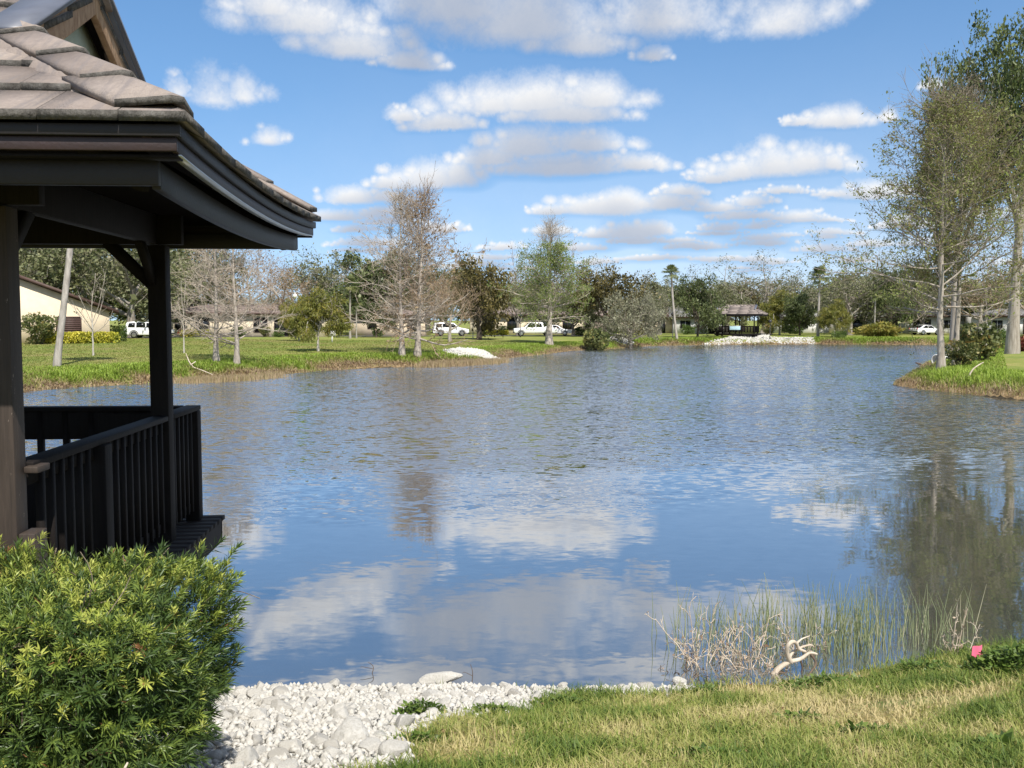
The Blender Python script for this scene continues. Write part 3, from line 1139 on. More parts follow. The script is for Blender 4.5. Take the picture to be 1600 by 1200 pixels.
        # built-in bench round the back corner
        m = MB()
        m.box(-RW + 1.4, xr - 0.1, 3.92, 4.36, 0.44, 0.49)
        m.box(-RW + 1.4, xr - 0.1, 3.95, 3.99, 0.001, 0.438)
        m.box(xr - 0.55, xr - 0.1, 3.40, 3.915, 0.44, 0.49)
        m.box(xr - 0.52, xr - 0.48, 3.42, 3.945, 0.001, 0.438)
        m.box(-RW + 1.4, xr - 0.12, 4.37, 4.40, 0.30, 0.58)
        m.box(xr - 0.80, xr - 0.09, 4.402, 4.413, 0.002, 0.96)
        m.build("bench", M_TIMBER, g, bevel=bv)
        m = MB()
        m.box(-1.150, -1.065, 0.905, 1.06, -0.35, 0.66)
        m.build("post_plinth", M_POST, g, bevel=bv)
        m = MB()
        m.box(-1.150, -1.075, 0.99, 1.15, zt - 0.055, zt - 0.018)
        m.build("rail_end_block", M_POST, g, bevel=bv)
    else:
        xl, yf, yb = -RW + 1.2, 0.68, 4.5
        rail((xl, yf), (xr, yf))
        balusters((xl, yf), (xr, yf), 40, 0.075)
        rail((xl, yb), (xr, yb))
        balusters((xl, yb), (xr, yb), 26, 0.05)
        rail((xr, yf + 0.1), (xr, yb - 0.1))
        balusters((xr, yf + 0.1), (xr, yb - 0.1), 26, 0.06)
        rail((xl, yf + 0.1), (xl, yb - 0.1))
        balusters((xl, yf + 0.1), (xl, yb - 0.1), 26, 0.06)
        for x in (xl, (xl * 2 + xr) / 3, (xl + 2 * xr) / 3, xr):
            newel(x, yf - 0.06, 0.1)
    return g


near_gazebo = gazebo((-1.385, 4.14, EYE - 1.78), math.radians(3.6), "large dark timber gazebo beside the shrub, brown tiled roof seen close up")
FGY = 132.0
_c = gat(1155, FGY)
_y = math.radians(-24)
_o = np.array([_c[0], _c[1]]) + np.array([math.cos(_y) * 3.5 - math.sin(_y) * -2.11, math.sin(_y) * 3.5 + math.cos(_y) * -2.11])
far_gazebo = gazebo((_o[0], _o[1], 1.36), _y, "small looking brown gazebo over white riprap across the lake", detail=False)
far_gazebo.scale = (1.07, 1.07, 1.0)

# ------------------------------------------------------------------ tree growing
def nrm(a):
    return a / (np.linalg.norm(a, axis=-1, keepdims=True) + 1e-9)


def spawn(r, P, R, n, t0, t1, ang, length, nseg, wobble, trop, rratio, asd=0.15, lsd=0.2, rtip=0.25, tdist=1.0, flat=0.0, out=0.0):
    """n children on each parent chain; ang and length may be functions of the fraction along the parent"""
    N, k, _ = P.shape
    tt = t0 + (t1 - t0) * ((np.arange(n)[None] + r.random((N, n))) / n) ** tdist
    par = np.repeat(np.arange(N), n)
    tt = tt.ravel()
    x = tt * (k - 1)
    i = np.minimum(x.astype(int), k - 2)
    f = (x - i)[:, None]
    base = P[par, i] * (1 - f) + P[par, i + 1] * f
    rad = R[par, i] * (1 - f[:, 0]) + R[par, i + 1] * f[:, 0]
    tan = nrm(P[par, i + 1] - P[par, i])
    ref = np.where(np.abs(tan[:, 2:3]) > 0.9, np.array([[1.0, 0, 0]]), np.array([[0, 0, 1.0]]))
    A = nrm(np.cross(tan, ref))
    B = np.cross(tan, A)
    az = r.random(len(tt)) * 2 * PI if flat == 0 else None
    if az is None:
        az = np.where(r.random(len(tt)) < 0.5, 0, PI) + r.normal(0, flat, len(tt))
    else:
        az = np.tile(np.arange(n) * 2.39996, N) + np.repeat(r.random(N) * 6.3, n) + r.normal(0, 0.3, len(tt))
    a = (ang(tt) if callable(ang) else np.full(len(tt), ang)) + r.normal(0, asd, len(tt))
    L = (length(tt) if callable(length) else np.full(len(tt), length)) * np.exp(r.normal(0, lsd, len(tt)))
    d = nrm(np.cos(a)[:, None] * tan + np.sin(a)[:, None] * (np.cos(az)[:, None] * A + np.sin(az)[:, None] * B))
    pts = [base]
    for s in range(nseg):
        d = nrm(d + r.normal(0, wobble, d.shape) + np.array([0, 0, trop]) * (1.0 / nseg) + (out * nrm(base * np.array([1, 1, 0.0])) / nseg if out else 0))
        pts.append(pts[-1] + d * (L / nseg)[:, None])
    r0 = np.minimum(rad * rratio, rad * 0.95)
    RR = r0[:, None] * np.linspace(1, rtip, nseg + 1)[None]
    return np.stack(pts, 1), RR


def trunkline(r, H, r0, nseg=10, lean=(0, 0), wobble=0.02, rtip=0.12, flare=1.5, curve=0.0):
    z = np.linspace(0, 1, nseg + 1)
    w = np.cumsum(r.normal(0, wobble * H / nseg ** 0.5, (nseg + 1, 2)), 0)
    w -= w[0]
    P = np.stack([lean[0] * H * (z + curve * z * (1 - z)) + w[:, 0], lean[1] * H * z + w[:, 1], z * H], 1)
    R = r0 * ((1 - z) * (1 - rtip) + rtip) * (1 + (flare - 1) * np.exp(-z * H / (3.0 * r0)))
    P[0, 2] -= 0.25
    return P[None], R[None]


def twig_mesh(name, levels, sides):
    Vs, Fs, n = [], [], 0
    for (P, R), k in zip(levels, sides):
        V, F = chains(P, R, k)
        Vs.append(V)
        Fs.append(F + n)
        n += len(V)
    return npmesh(name, np.concatenate(Vs), [np.concatenate(Fs)], smooth=True)


def leaves(r, P, per, spread, size, aspect=2.2, droop=0.0, t0=0.2, sizesd=0.3, tint0=0.5, tsd=0.16, clump=0.14, upness=0.0, keep=1.0, zt=0.0):
    """small leaf sprays scattered along the chains P"""
    N, k, _ = P.shape
    if keep < 1:
        P = P[r.random(N) < keep]
        N = len(P)
    n = N * per
    par = np.repeat(np.arange(N), per)
    tt = t0 + (1 - t0) * r.random(n)
    x = tt * (k - 1)
    i = np.minimum(x.astype(int), k - 2)
    f = (x - i)[:, None]
    c = P[par, i] * (1 - f) + P[par, i + 1] * f + r.normal(0, spread, (n, 3)) * np.array([1, 1, 0.75])
    tan = nrm(P[par, i + 1] - P[par, i])
    a = nrm(r.normal(0, 1, (n, 3)) + 0.5 * tan + np.array([0, 0, -droop]))
    nv = nrm(r.normal(0, 1, (n, 3)) + np.array([0, 0, upness]))
    b = nrm(np.cross(a, nv))
    s = size * np.exp(r.normal(0, sizesd, n))[:, None]
    tip = a * s
    side = b * s / aspect
    V = np.stack([c - tip * 0.5, c - tip * 0.05 + side * 0.5, c + tip * 0.5, c - tip * 0.05 - side * 0.5], 1).reshape(-1, 3)
    F = np.arange(n * 4).reshape(n, 4)
    tint = tint0 + np.repeat(r.normal(0, clump, N), per) + r.normal(0, tsd, n) + zt * (c[:, 2] / max(1e-3, c[:, 2].max()) - 0.5)
    return V, F, np.repeat(np.clip(tint, 0, 1), 4)


def leafmesh(name, parts):
    Vs, Fs, Ts, n = [], [], [], 0
    for V, F, T in parts:
        Vs.append(V)
        Fs.append(F + n)
        Ts.append(T)
        n += len(V)
    return npmesh(name, np.concatenate(Vs), [np.concatenate(Fs)], {'tint': np.concatenate(Ts)})


B_GREY = barkmat("grey_cypress_bark", (0.20, 0.17, 0.14), (0.44, 0.395, 0.34), 5)
B_OAK = barkmat("oak_bark", (0.13, 0.11, 0.09), (0.30, 0.265, 0.22), 4, (0.40, 0.39, 0.33))
B_DARK = barkmat("dark_bark", (0.045, 0.036, 0.03), (0.12, 0.095, 0.075), 5)
B_PALE = barkmat("pale_bark", (0.30, 0.275, 0.235), (0.52, 0.49, 0.44), 6)
B_PALM = barkmat("palm_trunk_bark", (0.20, 0.18, 0.155), (0.40, 0.37, 0.33), 7)
B_TWIG = barkmat("grey_twigs", (0.28, 0.235, 0.185), (0.48, 0.41, 0.335), 3)
B_BTWIG = barkmat("brown_twigs", (0.24, 0.175, 0.12), (0.42, 0.32, 0.235), 3)
B_PTWIG = barkmat("point_cypress_twigs", (0.15, 0.12, 0.09), (0.30, 0.25, 0.195), 3)
L_OAK = leafmat("grey_green_oak_leaves", [(0.15, (0.075, 0.090, 0.036)), (0.5, (0.15, 0.165, 0.075)), (0.75, (0.23, 0.23, 0.115)), (0.95, (0.30, 0.28, 0.19))], 0.3)
L_DARK = leafmat("dark_olive_leaves", [(0.15, (0.050, 0.048, 0.016)), (0.5, (0.105, 0.090, 0.030)), (0.8, (0.18, 0.145, 0.052))], 0.25)
L_EVER = leafmat("evergreen_leaves", [(0.15, (0.045, 0.062, 0.020)), (0.5, (0.098, 0.125, 0.042)), (0.85, (0.17, 0.195, 0.07))], 0.25)
L_CYP = leafmat("fresh_cypress_needles", [(0.1, (0.10, 0.135, 0.035)), (0.5, (0.165, 0.225, 0.055)), (0.85, (0.25, 0.29, 0.085))], 0.4)
L_PROM = leafmat("point_cypress_needles", [(0.1, (0.20, 0.15, 0.075)), (0.4, (0.19, 0.19, 0.06)), (0.7, (0.22, 0.26, 0.065)), (0.95, (0.30, 0.31, 0.11))], 0.4)
L_RUST = leafmat("rusty_cypress_needles", [(0.1, (0.16, 0.10, 0.05)), (0.5, (0.24, 0.165, 0.09)), (0.9, (0.33, 0.25, 0.15))], 0.35)
L_SILV = leafmat("silvery_leaves", [(0.1, (0.12, 0.125, 0.075)), (0.5, (0.21, 0.21, 0.13)), (0.9, (0.31, 0.30, 0.21))], 0.3)
L_WEEP = leafmat("weeping_leaves", [(0.1, (0.10, 0.115, 0.02)), (0.5, (0.20, 0.205, 0.04)), (0.9, (0.33, 0.27, 0.06))], 0.35)
L_PALM = leafmat("palm_fronds", [(0.1, (0.065, 0.085, 0.028)), (0.5, (0.13, 0.165, 0.055)), (0.9, (0.26, 0.26, 0.11))], 0.3)
L_BROAD = leafmat("broad_green_leaves", [(0.1, (0.045, 0.065, 0.020)), (0.5, (0.10, 0.135, 0.040)), (0.9, (0.19, 0.22, 0.075))], 0.35)
L_YEL = leafmat("yellow_croton_leaves", [(0.1, (0.16, 0.20, 0.03)), (0.45, (0.46, 0.44, 0.05)), (0.9, (0.68, 0.60, 0.09))], 0.3)
L_HEDGE = leafmat("hedge_leaves", [(0.1, (0.04, 0.07, 0.015)), (0.5, (0.09, 0.145, 0.03)), (0.9, (0.15, 0.21, 0.05))], 0.3)
L_GRAPE = leafmat("sea_grape_leaves", [(0.1, (0.055, 0.075, 0.025)), (0.5, (0.13, 0.15, 0.05)), (0.8, (0.26, 0.25, 0.09)), (0.97, (0.36, 0.24, 0.08))], 0.3)
L_RED = leafmat("red_leaves", [(0.1, (0.12, 0.02, 0.015)), (0.6, (0.28, 0.06, 0.04)), (0.9, (0.20, 0.18, 0.05))], 0.3)
L_MOSS = leafmat("hanging_moss", [(0.1, (0.17, 0.16, 0.12)), (0.9, (0.33, 0.31, 0.25))], 0.35)

PROTO = {}


def proto(name, trunk, twigs, crown, bark, twigmat, leaf, H, W):
    for me, m in ((trunk, bark), (twigs, twigmat), (crown, leaf)):
        if me is not None:
            me.materials.append(m)
    PROTO[name] = (trunk, twigs, crown, H, W)


def cypress(name, seed, H, W, r0, leafset, bare_top=0.0, n1=46, n2=9, n3=5, ll=0.5, nleaf=0, lsize=0.3, keep=1.0, bark=None, twig=None, leaf=None, start=0.14, twin=None, lspread=0.16, low_up=0.10, top_pow=0.75, leafzone=(0, 1), fine=0.010):
    r = np.random.default_rng(seed)
    T = trunkline(r, H, r0, 14, (r.normal(0, 0.01), r.normal(0, 0.01)), 0.008, 0.06, 1.7)
    A = lambda t: np.interp(t, [0, 0.3, 0.7, 1], [1.45, 1.30, 0.95, 0.45])
    Lf = lambda t: W * 0.5 * np.interp(t, [0, 0.2, 0.45, 0.75, 1.0], [0.8, 1.0, 0.85, 0.55, 0.16])
    L1 = spawn(r, *T, n1, start, 0.985, A, Lf, 7, 0.13, low_up * 1.6, 0.42, 0.16, 0.28, 0.2)
    L2 = spawn(r, *L1, n2, 0.18, 0.98, 0.75, lambda t: W * 0.155 * (1.25 - 0.7 * t), 4, 0.16, 0.25, 0.6, 0.25, 0.35, 0.25)
    L3 = spawn(r, *L2, n3, 0.2, 1.0, 0.7, lambda t: W * 0.062 * (1.2 - 0.5 * t), 2, 0.2, 0.2, 0.65, 0.3, 0.35, 0.3)
    for L, m in ((L1, 0.022), (L2, fine * 1.15), (L3, fine * 0.8)):
        np.maximum(L[1], m * np.linspace(1, 0.55, L[1].shape[1])[None], out=L[1])
    tm = twig_mesh(name + "_trunk", [T, L1], [10, 5])
    tw = twig_mesh(name + "_twigs", [L2, L3], [3, 3])
    cr = None
    if nleaf:
        P = np.concatenate([L3[0]])
        z = P[:, 0, 2] / H
        P = P[(z > leafzone[0]) & (z < leafzone[1])]
        cr = leafmesh(name + "_crown", [leaves(r, P, nleaf, lspread, lsize, 2.6, 0.3, keep=keep, zt=leafset)])
    proto(name, tm, tw, cr, bark or B_GREY, twig or B_TWIG, leaf or L_CYP, H, W)


def oak(name, seed, H, W, r0, leaf, nleaf=10, lsize=0.34, fork=0.22, nl=6, moss=0, density=1.0, spread=0.32, bark=None, twig=None, flat=0.0, keep=0.92, tsd=0.14, clump=0.16, ang=(0.55, 1.05), n2=5, n3=5, n4=4, lean=(0, 0), trop=0.35, aspect=1.7, droop=0.15):
    r = np.random.default_rng(seed)
    T = trunkline(r, H * (fork + 0.22), r0, 8, lean, 0.03, 0.55, 1.45)
    k = W / 2
    L1 = spawn(r, *T, nl, fork / (fork + 0.22) * 0.8, 1.0, lambda t: np.interp(t, [0.4, 1], [ang[1], ang[0]]), lambda t: np.interp(t, [0.5, 1], [k * 0.95, H * (0.78 - fork)]), 8, 0.17, trop, 0.66, 0.2, 0.12, 0.3)
    L2 = spawn(r, *L1, n2, 0.3, 1.0, 0.75, lambda t: k * 0.62 * (1.25 - 0.55 * t), 6, 0.2, 0.18 - flat, 0.62, 0.25, 0.25, 0.3)
    L3 = spawn(r, *L2, n3, 0.25, 1.0, 0.8, lambda t: k * 0.33 * (1.2 - 0.5 * t), 4, 0.22, 0.12 - flat, 0.6, 0.3, 0.3, 0.3)
    L4 = spawn(r, *L3, n4, 0.25, 1.0, 0.8, lambda t: k * 0.17, 3, 0.25, 0.1 - flat, 0.6, 0.3, 0.3, 0.3)
    for L, m in ((L1, 0.06), (L2, 0.03), (L3, 0.018), (L4, 0.011)):
        np.maximum(L[1], m * np.linspace(1, 0.6, L[1].shape[1])[None], out=L[1])
    tm = twig_mesh(name + "_trunk", [T, L1], [10, 7])
    tw = twig_mesh(name + "_twigs", [L2, L3, L4], [5, 4, 3])
    cr = None
    if nleaf:
        parts = [leaves(r, L4[0], nleaf, spread, lsize, aspect, droop, keep=keep, tsd=tsd, clump=clump, upness=0.3)]
        cr = leafmesh(name + "_crown", parts)
    allz = np.concatenate([L4[0].reshape(-1, 3), L3[0].reshape(-1, 3)])
    Hh = np.percentile(allz[:, 2], 99.5)
    Ww = np.percentile(allz[:, 0], 99) - np.percentile(allz[:, 0], 1)
    proto(name, tm, tw, cr, bark or B_OAK, twig or B_OAK, leaf, Hh, Ww)


def palm(name, seed, H, r0, lean, curve, crown_r, nfr=30, leaf=None, skirt=0.2):
    r = np.random.default_rng(seed)
    z = np.linspace(0, 1, 15)
    P = np.stack([lean * H * (z + curve * z * (1 - z)), 0 * z, z * H], 1)
    P[0, 2] -= 0.3
    R = r0 * (1 + 0.35 * np.exp(-z * H / 0.6)) * (1 - 0.18 * z) * (1 + 0.04 * np.sin(np.arange(15) * 2.2))
    tm = twig_mesh(name + "_trunk", [(P[None], R[None])], [10])
    V, F, T, n = [], [], [], 0
    top = P[-1]
    PP, RR = [], []
    for i in range(nfr):
        az = i * 2.39996 + r.normal(0, 0.2)
        el = math.radians(np.interp(i / nfr, [0, 1], [80, -35])) + r.normal(0, 0.15)
        pl = crown_r * r.uniform(0.40, 0.55)
        d = np.array([math.cos(az) * math.cos(el), math.sin(az) * math.cos(el), math.sin(el)])
        hub = top + d * pl
        PP.append(np.stack([top - np.array([0, 0, 0.2]), top + d * pl * 0.5, hub]))
        RR.append([0.025, 0.02, 0.015])
        tint = np.clip(0.5 + r.normal(0, 0.15) + (0.3 if el < -0.2 else 0), 0, 1)
        side = nrm(np.cross(d, [0, 0, 1.0]))
        up = np.cross(side, d)
        nb = 17
        for j in range(nb):
            a = (j / (nb - 1) - 0.5) * math.radians(215)
            dr = nrm(math.cos(a) * d + math.sin(a) * side + 0.12 * up)
            L = crown_r * 0.58 * (0.62 + 0.38 * math.cos(a * 0.8)) * r.uniform(0.9, 1.1)
            m1 = hub + dr * L * 0.55
            tipp = hub + dr * L + np.array([0, 0, -0.34 * L]) + 0.05 * L * r.normal(0, 1, 3)
            w = nrm(np.cross(dr, up)) * L * 0.055
            V += [hub, m1 + w, m1 - w, tipp]
            F.append([n, n + 1, n + 3, n + 2])
            T += [tint] * 4
            n += 4
    tw = twig_mesh(name + "_stalks", [(np.array(PP), np.array(RR))], [4])
    cr = npmesh(name + "_fronds", V, [np.array(F)], {'tint': T})
    proto(name, tm, tw, cr, B_PALM, L_PALM, leaf or L_PALM, H + crown_r * 0.8, crown_r * 2)


def tree(pname, label, u, Y, vtop, wpx=None, rot=0.0, cat="tree", group=None, name=None, base=None, sink=0.0, kids=("trunk", "branches", "crown"), H=None):
    tm, tw, cr, PH, PW = PROTO[pname]
    b = gat(u, Y) if base is None else base
    if H is None:
        H = aty(u, vtop, Y)[2] - b[2]
    sz = H / PH
    sx = sz if wpx is None else wpx * Y / FPX / PW
    t_ = thing(name or "tree", label, cat, (b[0], b[1], b[2] - sink), rot, group, (sx, sx, sz))
    for me, k in zip((tm, tw, cr), kids):
        if me is not None:
            link(k, me, None, t_)
    return t_


def blob_bush(name, seed, rx, ry, rz, n, lsize, leaf, aspect=1.6, box=False, stems=14, stemmat=None, tsd=0.2, droop=0.0, holes=0.25):
    """a shrub: stems from the ground and leaves through an uneven crown"""
    r = np.random.default_rng(seed)
    u = nrm(r.normal(0, 1, (n, 3)))
    rad_ = r.random(n) ** (1 / 3.2)
    if box:
        p = u / np.abs(u).max(1, keepdims=True) * rad_[:, None]
        p *= 1 + r.normal(0, 0.025, (n, 1))
    else:
        k = np.zeros(n)
        for i in range(7):
            w = r.normal(0, 2.2, 3)
            k += np.sin(u @ w + r.uniform(0, 6.3))
        p = u * (rad_ * (1 + 0.10 * k))[:, None]
        cells = np.sin(p @ r.normal(0, 4.5, 3)) + np.sin(p @ r.normal(0, 4.5, 3)) + np.sin(p @ r.normal(0, 4.5, 3))
        p = p[cells > -1.1 - 2 * (0.25 - holes)]
    n = len(p)
    c = p * np.array([rx, ry, rz]) + np.array([0, 0, rz * 1.0])
    c[:, 2] = np.abs(c[:, 2])
    a = nrm(r.normal(0, 1, (n, 3)) + p * 0.9 + np.array([0, 0, 0.25 - droop]))
    b = nrm(np.cross(a, r.normal(0, 1, (n, 3))))
    s = (lsize * np.exp(r.normal(0, 0.25, n)))[:, None]
    V = np.stack([c - a * s * 0.5, c + b * s / aspect * 0.5, c + a * s * 0.5, c - b * s / aspect * 0.5], 1).reshape(-1, 3)
    q_ = np.zeros(n)
    for i in range(4):
        q_ += np.sin(c @ r.normal(0, 2.5 / max(rx, 0.5), 3) + r.uniform(0, 6.3)) * 0.09
    tint = np.clip(0.5 + q_ + r.normal(0, tsd, n), 0, 1)
    cr = npmesh(name + "_crown", V, [np.arange(4 * n).reshape(n, 4)], {'tint': np.repeat(tint, 4)})
    az = r.random(stems) * 6.3
    sp = r.random(stems) ** 0.5 * 0.55
    P0 = np.stack([np.cos(az) * sp * rx * 0.3, np.sin(az) * sp * ry * 0.3, np.full(stems, -0.1)], 1)
    P2_ = np.stack([np.cos(az) * sp * rx, np.sin(az) * sp * ry, rz * r.uniform(0.9, 1.5, stems)], 1)
    P1_ = (P0 + P2_) / 2 + r.normal(0, 0.05 * rx, (stems, 3))
    tw = twig_mesh(name + "_stems", [(np.stack([P0, P1_, P2_], 1), np.full((stems, 3), 0.02 + 0.012 * rx) * np.array([[1, 0.7, 0.4]]))], [4])
    proto(name, tw, None, cr, stemmat or B_DARK, None, leaf, rz * 2, rx * 2)


# kinds
cypress("bare_a", 11, 11.0, 8.6, 0.20, 0, n1=46, n2=10, n3=6, nleaf=1, keep=0.10, lsize=0.16, leaf=L_RUST, fine=0.013)
cypress("bare_b", 12, 11.0, 7.2, 0.19, 0, n1=40, n2=9, n3=6, nleaf=1, keep=0.05, lsize=0.14, leaf=L_RUST, start=0.12, fine=0.013)
cypress("rusty", 13, 11.0, 7.6, 0.20, 0, n1=54, n2=10, n3=6, nleaf=2, keep=0.34, lsize=0.20, leaf=L_RUST, twig=B_BTWIG, start=0.10, fine=0.012)
cypress("lush", 14, 11.6, 7.8, 0.30, 0.0, n1=60, n2=10, n3=5, nleaf=12, keep=0.75, lsize=0.165, leaf=L_CYP, start=0.2, lspread=0.2, leafzone=(0, 0.86))
cypress("prom_a", 15, 14.0, 11.5, 0.19, -0.2, n1=50, n2=10, n3=6, nleaf=11, keep=0.62, lsize=0.14, leaf=L_PROM, twig=B_PTWIG, start=0.22, fine=0.011, lspread=0.16)
cypress("prom_b", 16, 14.0, 10.4, 0.17, -0.2, n1=46, n2=10, n3=6, nleaf=11, keep=0.62, lsize=0.14, leaf=L_PROM, twig=B_PTWIG, start=0.26, fine=0.011, lspread=0.14)
oak("oak_a", 21, 11, 13, 0.42, L_OAK, 7, 0.30, spread=0.34, keep=0.85, trop=0.5, ang=(0.5, 0.95))
oak("oak_b", 22, 11, 12, 0.38, L_OAK, 15, 0.34, spread=0.40, keep=0.95, nl=7, trop=0.5)
oak("oak_c", 23, 12, 13, 0.40, L_OAK, 4, 0.28, spread=0.28, keep=0.7, trop=0.75, ang=(0.4, 0.85), bark=B_GREY, twig=B_GREY)
oak("bare_oak", 24, 11, 11, 0.30, L_RUST, 2, 0.22, spread=0.25, keep=0.45, bark=B_GREY, twig=B_BTWIG, n3=6, n4=5, trop=0.6)
oak("dark_oak", 25, 8.5, 11, 0.33, L_DARK, 13, 0.36, spread=0.36, fork=0.20, flat=0.12, keep=1.0, clump=0.2, trop=0.2, bark=B_DARK, twig=B_DARK)
oak("evergreen", 26, 8.5, 8, 0.22, L_EVER, 13, 0.32, spread=0.30, fork=0.16, nl=8, keep=1.0, bark=B_DARK, twig=B_DARK, trop=0.6)
oak("silver", 27, 6.0, 7.6, 0.20, L_SILV, 12, 0.22, spread=0.22, fork=0.10, nl=8, keep=1.0, trop=0.15, bark=B_GREY)
oak("weeping", 28, 4.0, 3.4, 0.085, L_WEEP, 26, 0.20, spread=0.15, aspect=4.5, droop=1.3, fork=0.36, nl=7, keep=1.0, trop=-0.15, bark=B_PALE, flat=0.5)
oak("tallbroad", 29, 20, 12, 0.62, L_BROAD, 36, 0.28, spread=0.40, fork=0.30, nl=8, keep=0.72, trop=0.8, ang=(0.3, 0.75), bark=B_GREY, twig=B_DARK, clump=0.2)
palm("tall_palm", 31, 9.2, 0.17, -0.10, 0.5, 1.5, 30)
palm("straight_palm", 32, 8.0, 0.16, 0.01, 0.0, 1.7, 34)
palm("lean_palm", 33, 9.0, 0.17, 0.135, 0.12, 1.7, 30)
blob_bush("round_bush", 41, 1.3, 1.2, 1.05, 2600, 0.17, L_GRAPE)
blob_bush("green_bush", 42, 1.3, 1.2, 0.9, 2600, 0.17, L_HEDGE)
blob_bush("yellow_hedge", 43, 2.9, 0.6, 0.48, 4600, 0.17, L_YEL, box=True)
blob_bush("box_hedge", 44, 0.8, 0.7, 0.75, 2600, 0.11, L_HEDGE, box=True)
blob_bush("sea_grape", 45, 1.5, 1.3, 1.2, 1500, 0.24, L_GRAPE, 1.15, holes=0.05)
blob_bush("palm_clump", 46, 2.4, 2.0, 0.8, 2600, 0.45, L_WEEP, 3.2, droop=0.35)
blob_bush("red_bush", 47, 0.8, 0.7, 0.55, 1000, 0.18, L_RED)

# slender young tree
def young(name, seed):
    r = np.random.default_rng(seed)
    T = trunkline(r, 2.2, 0.055, 6, (0.02, 0), 0.02, 0.6, 1.3)
    L1 = spawn(r, *T, 8, 0.55, 1.0, lambda t: np.interp(t, [0.55, 1], [1.1, 0.3]), lambda t: np.interp(t, [0.55, 1], [1.7, 2.5]), 6, 0.10, 0.9, 0.6, 0.15, 0.15, 0.35)
    L2 = spawn(r, *L1, 4, 0.35, 1.0, 0.6, 0.7, 4, 0.15, 0.3, 0.6)
    for L, m in ((L1, 0.018), (L2, 0.009)):
        np.maximum(L[1], m, out=L[1])
    tm = twig_mesh(name + "_trunk", [T], [8])
    tw = twig_mesh(name + "_twigs", [L1, L2], [5, 3])
    cr = leafmesh(name + "_crown", [leaves(r, L2[0], 2, 0.1, 0.12, 1.8, keep=0.5)])
    proto(name, tm, tw, cr, B_PALE, B_GREY, L_BROAD, 4.6, 3.6)


young("young", 51)

# ------------------------------------------------------------------ planting: the left bank
GB = "bald cypresses along the lake bank"
b = gpt(88, 573)
tree("lean_palm", "leaning palm with a bare grey trunk in front of the cream gable house", 0, 0, 0, base=b, H=9.0 + 1.3, rot=0.15, name="palm_tree", cat="palm")
b = gpt(146, 556)
tree("young", "spindly young tree nearly bare, in front of the yellow hedge", 0, 0, 0, base=b, H=4.9, rot=1.2)
b = gpt(338, 566)
tree("bare_a", "bare grey cypress just right of the gazebo post, the slimmer trunk of the pair", 0, 0, 0, base=b, H=8.3, rot=0.4, group=GB, name="cypress_tree")
b = gpt(370, 571)
tree("bare_b", "bare grey cypress with a thick flared trunk, nearest the water beside the gazebo", 0, 0, 0, base=b, H=8.6, rot=2.0, group=GB, name="cypress_tree")
b = gpt(288, 552)
tree("young", "crooked small tree leaning beside the dark gazebo post", 0, 0, 0, base=b, H=4.6, rot=3.0)
b = gpt(497, 549)
tree("weeping", "small weeping tree with green drooping crown and white trunk on the lawn", 0, b[1], 0, 74, base=b, H=4.3, rot=0.7)
b = gpt(467, 533)
tree("weeping", "small weeping tree with brown trunk, behind the one with white trunk", 0, b[1], 0, 46, base=b, H=4.4, rot=2.7)
tree("straight_palm", "shaggy cabbage palm in front of the cream wall, taller of two close together", 547, 112, 432, rot=0.3, name="palm_tree", cat="palm")
tree("straight_palm", "shaggy cabbage palm in front of the cream wall, shorter of two close together", 557, 114, 462, rot=1.3, name="palm_tree", cat="palm")
tree("evergreen", "small dark tree with thin trunk beside the two cabbage palms", 588, 118, 470, 60, rot=1.0)
b = gpt(628, 556)
tree("bare_a", "tall bare cypress standing at the bank with spreading grey lower limbs", 0, 0, 0, base=b, H=aty(605, 322, b[1])[2] - b[2], rot=3.3, group=GB, name="cypress_tree")
b = gpt(652, 557)
tree("rusty", "tall cypress with rusty brown needles next to the bare tall one", 0, 0, 0, base=b, H=aty(660, 312, b[1])[2] - b[2], rot=1.1, group=GB, name="cypress_tree")
b = gat(703, 96)
tree("bare_oak", "twiggy brown leafless tree overhanging the lawn left of the dark olive tree", 703, 100, 420, 95, rot=0.6)
tree("dark_oak", "dark olive tree with black leaning trunk above the lawn, left of the pickup", 748, 108, 404, 125, rot=2.2)
b = gpt(739, 529)
tree("young", "thin pale-trunked tree right beside the black trunk of the dark olive tree", 0, 0, 0, base=b, H=4.8, rot=0.2)
b = gpt(858, 540)
tree("lush", "cypress in fresh green leaf with a grey flared trunk before the pickup", 0, 0, 0, base=b, H=aty(858, 356, b[1])[2] - b[2], rot=0.9, group=GB, name="cypress_tree")
tree("dark_oak", "dark olive tree with wide flat crown above the silvery small tree", 945, 126, 416, 118, rot=0.2)
tree("silver", "rounded silvery grey small tree near the small riprap patch", 985, 112, 458, 92, rot=0.8)
b = gpt(928, 547)
tree("sea_grape", "rounded light green shrub at the water edge across the lake", 0, 0, 0, base=b, H=2.7, wpx=None, name="shrub", cat="shrub", kids=("stems", "", "crown"))
tree("tall_palm", "tall slim palm with a small head, left of the far gazebo", 1058, 124, 413, rot=0.1, name="palm_tree", cat="palm")
tree("evergreen", "dark dense evergreen between the slim palm and the far gazebo", 1090, 128, 432, 70, rot=0.3)
tree("oak_c", "spreading oak with pale visible limbs rising behind the far gazebo", 1192, 150, 392, 120, rot=0.9)
tree("weeping", "yellowish drooping tree right behind the far gazebo roof", 1218, 142, 456, 56, rot=0.4)
tree("evergreen", "dark low-branching tree right of the far gazebo and left of the white palm trunk", 1250, 138, 460, 62, rot=2.0)
tree("straight_palm", "palm with a straight white trunk right of the far gazebo", 1278, 134, 416, 42, rot=0.2, name="palm_tree", cat="palm")
tree("weeping", "small leaning white-trunked tree by the clipped dark hedge", 1304, 132, 470, 40, rot=1.0)
